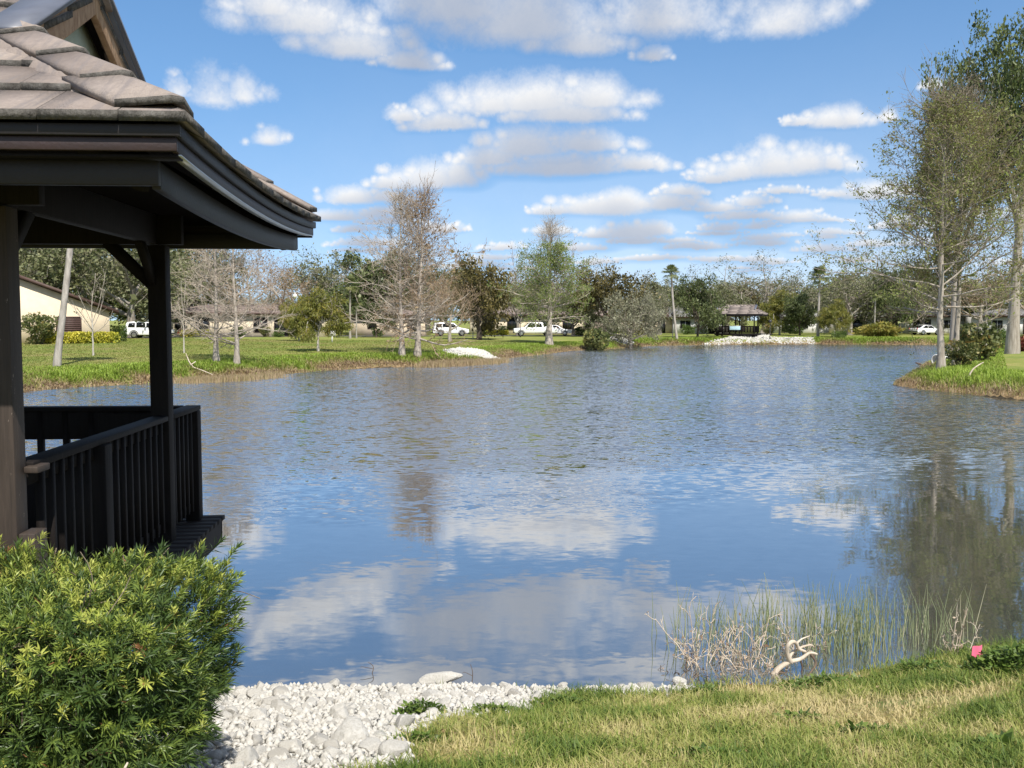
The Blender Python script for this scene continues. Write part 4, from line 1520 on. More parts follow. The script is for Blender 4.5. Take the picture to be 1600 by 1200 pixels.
tree("oak_a", "grey oak with thick pale forked trunk beyond the clipped dark hedge", 1328, 142, 410, 115, rot=1.4)
tree("oak_c", "tall thin-crowned oak behind the bushy clump of yellow-green leaves", 1372, 150, 376, 105, rot=2.4)
tree("straight_palm", "slim palm trunk rising from the yellow-green clump", 1366, 136, 448, 26, rot=0.6, name="palm_tree", cat="palm")
tree("evergreen", "green tree beside the slim palm rising from the clump", 1392, 140, 420, 60, rot=0.6)
b = gat(1376, 131)
tree("palm_clump", "low bushy clump of yellow-green strap leaves on the far bank", 0, 0, 0, base=b, H=1.9, wpx=None, name="shrub", cat="shrub", kids=("stems", "", "crown"))

# ------------------------------------------------------------------ planting: the right promontory
b = gpt(1470, 582)
tree("prom_a", "tall cypress on the right point with pale bark, front of the pair of trunks", 0, 0, 0, base=b, H=aty(1478, 168, b[1])[2] - b[2], rot=0.3, group=GB, name="cypress_tree")
b = gpt(1494, 574)
tree("prom_b", "tall cypress on the right point with dark trunk, back of the pair of trunks", 0, 0, 0, base=b, H=aty(1500, 185, b[1])[2] - b[2], rot=1.9, group=GB, name="cypress_tree")
tree("tallbroad", "huge broadleaf tree with thick grey trunk behind the cypress pair", 1582, 66, 20, 165, rot=0.5)
tree("tallbroad", "high green treetop showing above the cypress pair", 1490, 84, 104, 120, rot=2.2)
tree("bare_oak", "brown twiggy tree behind the thick grey trunk", 1612, 74, 300, 160, rot=1.0)
b = gpt(1523, 566)
tree("sea_grape", "yellow-green broad-leaved shrub right of the cypress pair", 0, 0, 0, base=b, H=2.4, rot=0.5, name="shrub", cat="shrub", kids=("stems", "", "crown"))
b = gpt(1500, 575)
tree("round_bush", "low leafy bush at the foot of the dark cypress trunk", 0, 0, 0, base=b, H=1.5, rot=0.9, name="shrub", cat="shrub", kids=("stems", "", "crown"))
tree("red_bush", "small dark red bush at the right picture edge", 1598, 70, 0, H=1.1, name="shrub", cat="shrub", kids=("stems", "", "crown"))
tree("green_bush", "bright green bush behind the thick grey trunk", 1556, 88, 0, H=1.6, rot=1.5, name="shrub", cat="shrub", kids=("stems", "", "crown"))
tree("young", "spindly sapling between the cypress pair and the thick grey trunk", 1541, 60, 0, H=4.2, rot=2.5)

# ------------------------------------------------------------------ house gardens
tree("round_bush", "tall rounded shrub against the cream gable wall", 63, 82, 0, H=2.7, wpx=None, name="shrub", cat="shrub", kids=("stems", "", "crown"))
tree("yellow_hedge", "bright yellow clipped hedge below the brown shutter", 128, 84, 0, H=1.0, rot=0.42, name="hedge", cat="hedge", kids=("stems", "", "crown"))
tree("box_hedge", "dark green squared hedge beside the white car, left of the gazebo post", 184, 90, 0, H=1.5, rot=0.42, name="hedge", cat="hedge", kids=("stems", "", "crown"))
tree("box_hedge", "long dark clipped hedge near the white-trunked leaning tree", 1311, 130, 0, H=0.95, wpx=None, name="hedge", cat="hedge", kids=("stems", "", "crown")).scale.x *= 1.9
tree("oak_b", "massive oak with leaning dark trunk behind the cream gable house", 205, 108, 330, 230, rot=0.3)
tree("oak_b", "broad oak whose crown rises over the roof of the cream gable house", 70, 112, 330, 190, rot=1.9)

# the belt of oaks that closes the view, every tree on its own
GBELT = "oaks of the belt beyond the houses"
belt = [
    (40, 122, 340, 130, "oak_b", "dull green oak behind the peak of the cream gable house"),
    (120, 126, 350, 130, "evergreen", "dark tree behind the middle of the cream gable roof"),
    (165, 130, 360, 120, "oak_b", "grey-green oak behind the low end of the cream gable roof"),
    (245, 132, 356, 120, "oak_b", "dense oak hidden partly by the gazebo post"),
    (215, 150, 420, 120, "dark_oak", "dark low tree behind the white car by the gazebo post"),
    (300, 128, 352, 120, "oak_b", "grey-green oak behind the bare cypress pair"),
    (395, 134, 362, 130, "bare_oak", "brown bare-twigged tree behind the cypress with flared trunk"),
    (440, 122, 384, 120, "bare_oak", "tawny bare-twigged tree left of the globe lamp"),
    (490, 140, 392, 110, "oak_a", "grey-green oak over the small weeping tree"),
    (530, 150, 396, 90, "oak_b", "dull green oak behind the cabbage palms"),
    (585, 138, 400, 110, "evergreen", "dark green tree behind the tall bare cypress"),
    (640, 145, 392, 120, "oak_b", "dense oak behind the rusty cypress"),
    (690, 150, 402, 100, "oak_a", "grey-green oak left of the dark olive tree"),
    (795, 146, 386, 80, "bare_oak", "grey bare-topped tree between the dark olive tree and the green cypress"),
    (830, 160, 420, 90, "oak_a", "grey-green oak behind the green cypress"),
    (893, 150, 384, 90, "bare_oak", "brownish bare-topped tree just right of the green cypress"),
    (935, 168, 402, 80, "oak_c", "thin pale oak over the flat-crowned dark tree"),
    (1010, 155, 424, 90, "oak_c", "pale twiggy oak over the silvery tree"),
    (1040, 165, 440, 90, "oak_b", "dull green oak behind the slim palm"),
    (1085, 168, 415, 90, "oak_c", "pale open oak behind the dark dense evergreen"),
    (1135, 160, 402, 80, "oak_c", "pale open oak behind the far gazebo's left half"),
    (1160, 175, 440, 110, "dark_oak", "dark tree low behind the far gazebo roof"),
    (1240, 165, 425, 90, "oak_a", "grey-green oak left of the white palm trunk"),
    (1300, 170, 432, 100, "oak_b", "dull green oak behind the white palm trunk"),
    (1420, 160, 405, 120, "oak_a", "grey-green oak left of the cypress pair on the point"),
    (1470, 150, 415, 120, "oak_b", "dense oak behind the cypress pair on the point"),
    (1530, 140, 410, 120, "bare_oak", "brown twiggy tree between the cypress pair and the thick grey trunk"),
    (1590, 150, 405, 140, "oak_b", "dense oak behind the thick grey trunk"),
    (1660, 130, 400, 150, "oak_a", "grey-green oak at the right edge of the belt"),
    (650, 118, 440, 70, "bare_oak", "low brown twiggy tree filling the gap behind the rusty cypress"),
    (810, 131, 440, 75, "oak_a", "low grey-green tree over the house windows behind the pickup"),
    (895, 133, 444, 70, "oak_b", "low green tree over the roof right of the green cypress"),
    (1030, 142, 448, 75, "oak_a", "low grey-green tree over the cream wall behind the silvery tree"),
    (1135, 146, 446, 70, "oak_b", "low green tree just behind the far gazebo's left end"),
    (1350, 150, 440, 85, "oak_b", "low green tree over the long white house"),
    (1440, 144, 436, 80, "oak_a", "low grey-green tree over the open garage"),
    (740, 172, 424, 100, "oak_b", "dull green oak behind the dark olive tree"),
    (1350, 175, 430, 100, "dark_oak", "dark low tree behind the forked pale trunk"),
]
for i, (u, Y, vt, w, k, lb) in enumerate(belt):
    tree(k, lb, u, Y, vt, w * 1.15, rot=i * 1.7, group=GBELT)
r_ = np.random.default_rng(5)
wall_us = [60, 150, 240, 330, 420, 520, 610, 700, 770, 860, 950, 1030, 1110, 1200, 1275, 1350, 1440, 1520, 1600]
for i, u in enumerate(wall_us):
    tree(["oak_b", "oak_a", "evergreen"][i % 3], "hazy oak in the last row of the belt, closing gaps between nearer trunks", u + r_.uniform(-15, 15), 195 + r_.uniform(-8, 14), r_.uniform(440, 458), r_.uniform(110, 140), rot=r_.uniform(0, 6), group="last row of oaks in the belt")

# ------------------------------------------------------------------ houses
M_CREAM = plain("cream_stucco", (0.62, 0.52, 0.385), 0.9, 0.15, 0.06, 2.0, 0.2, 30)
M_CREAM2 = plain("pale_cream_stucco", (0.66, 0.57, 0.43), 0.9, 0.15, 0.06, 2.0, 0.2, 30)
M_MAUVE = plain("mauve_stucco", (0.30, 0.23, 0.205), 0.9, 0.15, 0.08, 2.0, 0.2, 30)
M_WHITE = plain("white_stucco", (0.72, 0.71, 0.69), 0.85, 0.2, 0.05, 2.0, 0.2, 30)
M_BROWN = plain("brown_trim_paint", (0.062, 0.034, 0.027), 0.6, 0.35, 0.15, 3)
M_SHUT = plain("brown_shutter_slats", (0.088, 0.052, 0.045), 0.6, 0.3, 0.15, 3)
M_ROOFB = plain("brown_roof_shingles", (0.19, 0.15, 0.135), 0.9, 0.15, 0.3, 1.5, 0.5, 12)
M_ROOFG = plain("grey_roof_shingles", (0.21, 0.205, 0.20), 0.9, 0.15, 0.3, 1.5, 0.5, 12)
M_GLASS = plain("dark_window_glass", (0.016, 0.018, 0.021), 0.08, 0.6, 0.2, 1.0)
M_FRAME = plain("window_frame_paint", (0.07, 0.05, 0.045), 0.5, 0.4, 0.1, 3)
M_WFRAME = plain("white_window_frame", (0.7, 0.7, 0.68), 0.5, 0.4, 0.05, 3)


def opening(h, x, z, w, hh, y, kind="window", frame=None, fill=None):
    fm = MB()
    t_ = 0.07
    fm.box(x - w / 2 - t_, x + w / 2 + t_, y - 0.05, y + 0.02, z - t_, z)
    fm.box(x - w / 2 - t_, x + w / 2 + t_, y - 0.05, y + 0.02, z + hh, z + hh + t_)
    fm.box(x - w / 2 - t_, x - w / 2, y - 0.05, y + 0.02, z + 0.001, z + hh - 0.001)
    fm.box(x + w / 2, x + w / 2 + t_, y - 0.05, y + 0.02, z + 0.001, z + hh - 0.001)
    if kind == "window" and w > 1.0:
        fm.box(x - 0.025, x + 0.025, y - 0.04, y + 0.0, z + 0.001, z + hh - 0.001)
    f = fm.build(kind, frame or M_FRAME, h)
    pm = MB()
    pm.box(x - w / 2 + 0.001, x + w / 2 - 0.001, y - 0.022, y + 0.01, z + 0.002, z + hh - 0.002)
    pm.build("pane" if kind == "window" else "panel", fill or M_GLASS, f)
    return f


def house(label, loc, yaw, W, D, H, rise, wall, roof, openings, hip=True, over=0.6, chimney=None, name="house", fascia=None):
    """front wall on local y=0 facing -y, centred on x"""
    h = thing(name, label, "house", loc, yaw)
    m = MB()
    m.box(-W / 2, W / 2, 0, D, -0.6, H)
    m.build("wall", wall, h)
    rm = MB()
    a, b, c, d = -W / 2 - over, W / 2 + over, -over, D + over
    e = D / 2 if hip else 0
    z0, zr = H + 0.002, H + rise
    i = min(e + over, W / 2)
    base = [(a, c, z0), (b, c, z0), (b, d, z0), (a, d, z0)]
    top = [(a + i if hip else a, D / 2, zr), (b - i if hip else b, D / 2, zr)]
    low = [(x, y, z - 0.0) for x, y, z in base]
    up = [(x, y, z + 0.18) for x, y, z in base]
    rm.add(low + up + top, [[0, 1, 2, 3], [0, 1, 5, 4], [1, 2, 6, 5], [2, 3, 7, 6], [3, 0, 4, 7], [4, 5, 9, 8], [6, 7, 8, 9]], [[5, 6, 9], [7, 4, 8]])
    ro = rm.build("roof", roof, h)
    fm = MB()
    fm.box(a - 0.03, b + 0.03, c - 0.03, c - 0.002, z0 - 0.05, z0 + 0.2)
    fm.build("fascia", fascia or M_BROWN, h)
    for o in openings:
        opening(h, *o[:4], -0.0, *(o[4:] if len(o) > 4 else ()))
    if chimney:
        cm = MB()
        cm.box(chimney - 0.4, chimney + 0.4, D / 2 - 0.4, D / 2 + 0.4, H + rise - 0.6, H + rise + 0.7)
        cm.build("chimney", wall, ro)
    return h


def far_house(label, u0, u1, Y, H, rise, wall, roof, openings, yaw=0.0, D=9.0, **k):
    p0, p1 = gat(u0, Y), gat(u1, Y)
    c = (p0 + p1) / 2
    W = (p1[0] - p0[0]) / max(0.3, math.cos(yaw))
    return house(label, (c[0], c[1], hz(c[0], c[1]) - 0.02), yaw, W, D, H, rise, wall, roof, openings, **k)


# the gable house on the left
gy = math.radians(23)
bl = gat(172, 87)
h = thing("house", "cream house with a long brown sloping gable, a brown shutter and yellow hedge below", "house", (bl[0], bl[1], bl[2]), gy)
S = 87 / FPX
prof = [(-13.0, -0.5), (0.0, -0.5), (0.0, 2.80), (-9.6, 6.55), (-13.0, 5.2)]
m = MB()
m.prism(prof, 0.0, 10.0, 'y')
m.build("wall", M_CREAM, h)
for a_, b_, nm in (((0.75, 2.62), (-9.6, 6.66), "roof"), ((-9.6, 6.66), (-14.2, 4.85), "roof")):
    m = MB()
    dx, dz = b_[0] - a_[0], b_[1] - a_[1]
    L = math.hypot(dx, dz)
    nx, nz = -dz / L * 0.24, dx / L * 0.24
    if nz < 0:
        nx, nz = -nx, -nz
    m.prism([a_, b_, (b_[0] + nx, b_[1] + nz), (a_[0] + nx, a_[1] + nz)], -0.45, 10.5, 'y')
    ro = m.build(nm, M_ROOFB, h)
    m = MB()
    m.prism([(a_[0] + 0.01, a_[1] - 0.05), (b_[0] - 0.01, b_[1] - 0.05), (b_[0] + nx, b_[1] + nz + 0.015), (a_[0] + nx, a_[1] + nz + 0.015)], -0.50, -0.452, 'y')
    m.build("verge_board", M_BROWN, ro)
f = opening(h, -3.35, 0.72, 1.95, 1.55, -0.0, "shutter", M_BROWN, M_SHUT)
m = MB()
for i in range(9):
    m.box(-4.3, -2.4, -0.05, -0.024, 0.76 + i * 0.17, 0.86 + i * 0.17)
m.build("slat", M_SHUT, f)
m = MB()
m.box(-8.6, -8.2, -0.08, -0.002, 2.6, 5.6)
m.build("downpipe", M_MAUVE, h)
m = MB()
m.prism([(-10.5, 2.35), (-7.95, 2.35), (-7.95, 2.55), (-8.6, 3.1), (-10.5, 3.1)], -1.6, -0.09, 'y')
m.build("porch_roof", M_ROOFB, h)

far_house("long low cream house with dark doorways behind the bare cypress pair", 262, 508, 118, 2.75, 1.25, M_CREAM2, M_ROOFB,
          [(-5.2, 0.75, 1.5, 1.5), (1.7, 0.55, 1.6, 1.7), (4.6, 0.05, 2.4, 2.15, "door"), (6.4, 0.05, 0.9, 2.1, "door"), (-7.8, 0.9, 1.1, 1.2)], math.radians(8))
far_house("cream house with blank wall behind the cabbage palms", 545, 664, 128, 2.6, 1.25, M_CREAM, M_ROOFB, [(-2.0, 1.0, 1.0, 1.1), (3.4, 1.0, 1.2, 1.1)], 0.0)
far_house("cream house with three dark windows behind the white pickup", 735, 912, 140, 2.75, 1.25, M_CREAM2, M_ROOFB,
          [(-5.6, 0.75, 1.7, 1.6), (-2.2, 0.7, 1.3, 1.75), (2.1, 0.8, 2.0, 1.5), (5.9, 0.8, 1.3, 1.4)], math.radians(3))
far_house("mauve house half hidden by the dark flat-crowned tree", 905, 962, 150, 2.6, 1.25, M_MAUVE, M_ROOFB, [(-1.2, 0.9, 1.2, 1.2), (1.6, 0.05, 1.0, 2.0, "door")], math.radians(-4))
far_house("cream house behind the silvery tree", 968, 1056, 152, 2.7, 1.25, M_CREAM, M_ROOFB, [(-2.6, 0.9, 1.3, 1.2), (2.2, 0.05, 1.0, 2.05, "door")], math.radians(-6))
far_house("white walled house with grey roof left of the far gazebo", 1052, 1130, 150, 2.5, 2.0, M_WHITE, M_ROOFG, [(-2.0, 0.8, 1.6, 1.3, "window", M_WFRAME), (2.3, 0.05, 1.6, 2.1, "door")], math.radians(-8), hip=False)
far_house("white house seen past the right side of the far gazebo", 1212, 1292, 158, 2.5, 1.25, M_WHITE, M_ROOFG, [(-2.6, 0.1, 1.0, 2.0, "door"), (0.2, 0.7, 1.6, 1.4, "window", M_WFRAME), (3.0, 0.7, 1.2, 1.3, "window", M_WFRAME)], math.radians(-10))
far_house("long white house behind the forked oak and clipped hedge", 1300, 1412, 160, 2.4, 1.25, M_WHITE, M_ROOFG, [(-4.6, 0.7, 1.6, 1.3, "window", M_WFRAME), (-1.4, 0.05, 2.4, 2.0, "door"), (2.2, 0.7, 1.6, 1.3, "window", M_WFRAME), (4.6, 0.05, 1.0, 2.0, "door")], math.radians(-12))
far_house("white house with dark open garage just left of the cypress pair", 1420, 1512, 150, 2.6, 1.25, M_WHITE, M_ROOFG, [(-2.4, 0.05, 2.6, 2.2, "door", M_WFRAME, M_GLASS), (1.5, 0.8, 1.4, 1.3, "window", M_WFRAME)], math.radians(-14))  # garage opening is a dark glass panel standing in for its shaded inside
far_house("low grey-roofed house behind the thick grey trunk", 1530, 1680, 140, 2.6, 1.25, M_WHITE, M_ROOFG, [(-4, 0.8, 1.4, 1.3, "window", M_WFRAME), (0, 0.05, 1.0, 2.1, "door")], math.radians(-16))
garden_px = [(286, 114, "red_bush", 0.9, "small reddish bush under the low cream house's left end"), (305, 114, "yellow_hedge", 0.8, "patch of yellow leaves under the low cream house's left window"),
             (372, 116, "green_bush", 1.2, "green bush below the low cream house between the two cypress trunks"), (414, 116, "round_bush", 1.3, "dull bush left of the low cream house's dark doorway"),
             (436, 116, "green_bush", 1.0, "small dark bush before the low cream house's doorway"), (590, 124, "green_bush", 1.1, "dark bush by the blank cream wall"),
             (752, 134, "box_hedge", 1.1, "low clipped bush at the foot of the black leaning trunk"), (772, 136, "yellow_hedge", 0.7, "low yellow bushes below the house's left dark window"),
             (786, 136, "box_hedge", 1.3, "squarish bush between two dark windows behind the pickup"), (1075, 144, "green_bush", 1.5, "green bush before the grey-roofed white house"),
             (1240, 150, "green_bush", 2.0, "bright green bush against white wall right of the far gazebo"), (1200, 140, "round_bush", 1.6, "bush touching the right end of the far gazebo"),
             (905, 134, "green_bush", 1.3, "dark bush behind the white car's nose"), (955, 138, "green_bush", 1.4, "bush under the flat-crowned dark tree")]
for i, (u, Y, k, hh, lb) in enumerate(garden_px):
    tree(k, lb, u, Y, 0, H=hh, rot=i * 1.3, name="shrub", cat="shrub", kids=("stems", "", "crown"))

# ------------------------------------------------------------------ road
M_ROAD = plain("asphalt", (0.085, 0.083, 0.08), 0.95, 0.15, 0.2, 3, 0.4, 30)
us = np.linspace(150, 930, 60)
Vr, Fr = [], []
for i, u in enumerate(us):
    Yc = np.interp(u, [150, 500, 930], [104, 124, 132])
    for o in (-2.6, 2.6):
        p = gat(u, Yc + o)
        Vr.append((p[0], p[1], p[2] + 0.03))
for i in range(len(us) - 1):
    Fr.append([2 * i, 2 * i + 2, 2 * i + 3, 2 * i + 1])
tag(link("road", npmesh("road", Vr, [np.array(Fr)], smooth=True), M_ROAD), "grey street behind the lawn", kind='structure')

# ------------------------------------------------------------------ cars
M_CARW = plain("white_car_paint", (0.78, 0.78, 0.78), 0.22, 0.6, 0.03, 2)
M_CARG = plain("car_window_glass", (0.010, 0.012, 0.014), 0.2, 0.35, 0.1, 2)
M_TYRE = plain("tyre_rubber", (0.018, 0.018, 0.018), 0.85, 0.3, 0.1, 5)
M_RIM = plain("alloy_rim", (0.45, 0.45, 0.46), 0.3, 0.6, 0.05, 5, 0, 1, 0.8)
M_LAMPR = plain("red_tail_lamp", (0.35, 0.02, 0.015), 0.2, 0.6, 0.1, 5)
M_LAMPW = plain("clear_headlamp", (0.7, 0.7, 0.68), 0.12, 0.7, 0.05, 5)
M_BLACKP = plain("black_plastic_trim", (0.02, 0.02, 0.02), 0.6, 0.4, 0.1, 5)


def car(label, loc, yaw, kind):
    """nose towards +x"""
    c = thing("parked_car" if kind != "pickup" else "pickup_truck", label, "car" if kind != "pickup" else "pickup truck", loc, yaw)
    L = {"suv": 4.8, "pickup": 5.7, "sedan": 4.6}[kind]
    w = 0.93
    x0, x1 = -L / 2, L / 2
    if kind == "suv":
        low = [(x0, 0.45), (x0 + 0.08, 0.35), (x1 - 0.15, 0.32), (x1, 0.5), (x1 - 0.05, 0.88), (x1 - 1.15, 1.08), (x0 + 0.02, 1.12)]
        cab = [(x0 + 0.05, 1.11), (x1 - 1.25, 1.08), (x1 - 2.0, 1.70), (x0 + 1.0, 1.78), (x0 + 0.28, 1.70)]
        wins = [[(x0 + 0.42, 1.18), (x0 + 1.15, 1.16), (x0 + 1.15, 1.62), (x0 + 0.52, 1.60)], [(x0 + 1.3, 1.16), (x0 + 2.25, 1.15), (x0 + 2.25, 1.63), (x0 + 1.3, 1.63)], [(x0 + 2.35, 1.15), (x1 - 1.5, 1.12), (x1 - 2.05, 1.60), (x0 + 2.35, 1.63)]]
    elif kind == "pickup":
        low = [(x0, 0.6), (x0 + 0.05, 0.48), (x1 - 0.15, 0.42), (x1, 0.6), (x1 - 0.03, 1.02), (x1 - 1.3, 1.15), (x0 + 2.0, 1.16), (x0, 1.14)]
        cab = [(x0 + 1.75, 1.15), (x1 - 1.35, 1.14), (x1 - 2.05, 1.80), (x0 + 2.1, 1.84), (x0 + 1.85, 1.76)]
        wins = [[(x0 + 1.98, 1.22), (x0 + 2.75, 1.21), (x0 + 2.75, 1.70), (x0 + 2.1, 1.70)], [(x0 + 2.86, 1.21), (x1 - 1.6, 1.19), (x1 - 2.1, 1.70), (x0 + 2.86, 1.72)]]
    else:
        low = [(x0, 0.45), (x0 + 0.08, 0.33), (x1 - 0.15, 0.30), (x1, 0.45), (x1 - 0.05, 0.75), (x1 - 1.2, 0.93), (x0 + 0.7, 0.98), (x0 + 0.03, 0.92)]
        cab = [(x0 + 0.45, 0.96), (x1 - 1.15, 0.92), (x1 - 1.95, 1.42), (x0 + 1.5, 1.46)]
        wins = [[(x0 + 0.98, 1.02), (x0 + 1.95, 1.01), (x0 + 1.95, 1.38), (x0 + 1.55, 1.38)], [(x0 + 2.05, 1.01), (x1 - 1.45, 0.98), (x1 - 2.0, 1.36), (x0 + 2.05, 1.39)]]
    m = MB()
    m.prism(low, -w, w)
    m.build("body", M_CARW, c, bevel=0.06)
    m = MB()
    n = len(cab)
    zlo, zhi = min(z for _, z in cab), max(z for _, z in cab)
    ww = [w - 0.05 - 0.17 * (z - zlo) / (zhi - zlo) for _, z in cab]
    V = [(x, -k, z) for (x, z), k in zip(cab, ww)] + [(x, k, z) for (x, z), k in zip(cab, ww)]
    m.add(V, [[i, (i + 1) % n, n + (i + 1) % n, n + i] for i in range(n)], [list(range(n))[::-1]], [list(range(n, 2 * n))])
    m.build("cabin", M_CARW, c, bevel=0.05)
    wy = lambda z: w - 0.05 - 0.17 * (z - zlo) / (zhi - zlo)
    for wn_ in wins:
        for s in (-1, 1):
            m = MB()
            V = [(x, s * (wy(z) + 0.03), z) for x, z in wn_] + [(x, s * (wy(z) - 0.02), z) for x, z in wn_]
            m.add(V, [[0, 1, 2, 3], [7, 6, 5, 4]], [[i, (i + 1) % 4, 4 + (i + 1) % 4, 4 + i] for i in range(4)])
            m.build("side_window", M_CARG, c)
    ws = (cab[1], cab[2])
    for (xa, za), (xb, zb), nm in ((cab[1], cab[2], "windscreen"), (cab[0], cab[-1], "rear_window")):
        m = MB()
        k0, k1 = wy(za) - 0.12, wy(zb) - 0.10
        dx = 0.02 if nm == "windscreen" else -0.02
        xa2, za2 = xa + (xb - xa) * 0.12, za + (zb - za) * 0.12
        xb2, zb2 = xa + (xb - xa) * 0.88, za + (zb - za) * 0.88
        V = [(xa2 + dx, -k0, za2 + 0.01), (xa2 + dx, k0, za2 + 0.01), (xb2 + dx, k1, zb2 + 0.01), (xb2 + dx, -k1, zb2 + 0.01)]
        V += [(x - dx * 1.8, y, z - 0.02) for x, y, z in V]
        m.add(V, [[0, 1, 2, 3], [7, 6, 5, 4]], [[i, (i + 1) % 4, 4 + (i + 1) % 4, 4 + i] for i in range(4)])
        m.build(nm, M_CARG, c)
    if kind == "pickup":
        m = MB()
        m.box(x0 + 0.1, x0 + 1.7, -w + 0.12, w - 0.12, 1.10, 1.17)
        m.build("cargo_bed", M_BLACKP, c)
    r0 = 0.38 if kind != "sedan" else 0.33
    for x in (x0 + (1.05 if kind != "pickup" else 1.25), x1 - 0.95):
        for s in (-1, 1):
            wm = MB()
            a = np.arange(20) * 2 * PI / 20
            ring = lambda r, y: [(x + r * math.cos(q), y, r0 + r * math.sin(q)) for q in a]
            V = ring(r0 * 0.62, s * (w + 0.012)) + ring(r0 * 0.95, s * (w + 0.015)) + ring(r0, s * (w - 0.03)) + ring(r0, s * (w - 0.22)) + ring(r0 * 0.5, s * (w - 0.22))
            F = [[k * 20 + i, k * 20 + (i + 1) % 20, k * 20 + 20 + (i + 1) % 20, k * 20 + 20 + i] for k in range(4) for i in range(20)]
            wm.add(V, F)
            wo = wm.build("wheel", M_TYRE, c, smooth=False)
            rm = MB()
            V = ring(r0 * 0.62, s * (w + 0.005)) + ring(r0 * 0.15, s * (w + 0.02))
            rm.add(V, [[i, (i + 1) % 20, 20 + (i + 1) % 20, 20 + i] for i in range(20)], [list(range(20, 40))])
            rm.build("rim", M_RIM, wo)
            am = MB()
            pts = [(x + (r0 + 0.07) * math.cos(q), s * (w + 0.004), r0 + (r0 + 0.07) * math.sin(q)) for q in np.linspace(-0.15, PI + 0.15, 14)]
            am.tube(pts, 0.035, 5)
            am.build("wheel_arch", M_BLACKP, c)
    zl = 0.72 if kind != "pickup" else 0.86
    for s in (-1, 1):
        m = MB()
        m.box(x1 - 0.14, x1 - 0.005, s * (w - 0.28) - 0.16, s * (w - 0.28) + 0.16, zl - 0.07, zl + 0.07)
        m.build("headlight", M_LAMPW, c)
        m = MB()
        m.box(x0 - 0.012, x0 + 0.1, s * (w - 0.14) - 0.07, s * (w - 0.14) + 0.07, zl, zl + 0.3)
        m.build("tail_light", M_LAMPR, c)
        m = MB()
        m.box(x1 - 1.75, x1 - 1.6, s * (w + 0.12) - 0.07, s * (w + 0.12) + 0.07, zl + 0.30, zl + 0.44)
        m.build("side_mirror", M_CARW, c)
    m = MB()
    m.box(x0 - 0.03, x0 + 0.12, -w + 0.05, w - 0.05, 0.42, 0.56)
    m.build("rear_bumper", M_BLACKP, c)
    m = MB()
    m.box(x1 - 0.14, x1 + 0.015, -w + 0.08, w - 0.08, 0.42, 0.56)
    m.build("front_bumper", M_BLACKP, c)
    return c


def onground(u, Y):
    p = gat(u, Y)
    return (p[0], p[1], p[2] + 0.035)


car("white car half hidden by the gazebo post, beside the squared hedge", onground(234, 103), math.radians(2), "suv")
car("white car behind the rusty cypress, partly screened by twigs", onground(704, 128), math.radians(8), "suv")
car("white pickup parked on the lawn's edge left of the green cypress trunk", onground(836, 127), math.radians(183), "pickup")
car("white low car showing just right of the green cypress trunk", onground(867, 131), math.radians(-3), "sedan")
car("white parked car in front of the open garage left of the cypress pair", onground(1446, 141), math.radians(20), "sedan")

# ------------------------------------------------------------------ lamp posts, sign, drain, pipe
M_IRON = plain("black_lamp_iron", (0.02, 0.02, 0.022), 0.5, 0.5, 0.1, 5)
M_GLOBE = plain("white_lamp_globe", (0.75, 0.73, 0.66), 0.3, 0.5, 0.03, 5)


def lamp(label, u, Y, vtop, gm=None):
    b = gat(u, Y)
    H = aty(u, vtop, Y)[2] - b[2]
    l = thing("street_lamp", label, "street lamp", b, 0, "globe lamps round the lake")
    m = MB()
    m.tube([(0, 0, -0.1), (0, 0, 0.3), (0, 0, 0.32), (0, 0, H - 0.5)], [0.10, 0.09, 0.05, 0.04], 10)
    m.build("pole", M_IRON, l, smooth=True)
    m = MB()
    z = [H - 0.5, H - 0.44, H - 0.34, H - 0.2, H - 0.08, H - 0.02, H]
    m.tube([(0, 0, q) for q in z], [0.08, 0.16, 0.23, 0.25, 0.18, 0.07, 0.03], 14)
    m.build("lamp_globe", gm or M_GLOBE, l, smooth=True)
    m = MB()
    m.tube([(0, 0, H - 0.005), (0, 0, H + 0.06), (0, 0, H + 0.17)], [0.07, 0.06, 0.02], 8)
    m.build("finial", gm or M_GLOBE, l)
    return l


lamp("white globe lamp standing above the small weeping trees", 462, 108, 459)
lamp("thin dark lamp post just left of the slim palm", 1051, 126, 488, M_IRON)
lamp("thin dark lamp post in front of the pickup's cab", 813, 122, 490, M_IRON)
lamp("dark lamp post at the ramp of the far gazebo", 1203, 128, 499, M_IRON)

b = gat(519, 92)
s = thing("marker_sign", "small white sign on a white post on the lawn, right of the weeping tree", "sign", b, 0.1)
m = MB()
m.box(-0.06, 0.06, -0.05, 0.05, -0.1, 1.05)
m.build("sign_post", M_WFRAME, s)
m = MB()
m.box(-0.33, 0.33, -0.08, -0.051, 0.62, 1.12)
m.build("sign_board", M_WHITE, s)

M_BLUEP = plain("pale_blue_painted_panel", (0.42, 0.60, 0.70), 0.5, 0.4, 0.05, 4)
_o3 = lambda x, y, z: (_o[0] + 1.07 * (math.cos(_y) * x - math.sin(_y) * y), _o[1] + 1.07 * (math.sin(_y) * x + math.cos(_y) * y), 1.36 + z)
bn = thing("panel", "pale blue panel fixed on the far gazebo's front railing", "panel", _o3(-3.55, 0.60, 0.5), _y)
m = MB()
m.box(-0.72, 0.72, -0.03, 0.02, 0.0, 0.5)
m.build("face_board", M_BLUEP, bn, bevel=0.01)
m = MB()
m.box(-0.76, 0.76, -0.045, 0.025, 0.501, 0.55)
m.build("top_trim", M_WFRAME, bn)

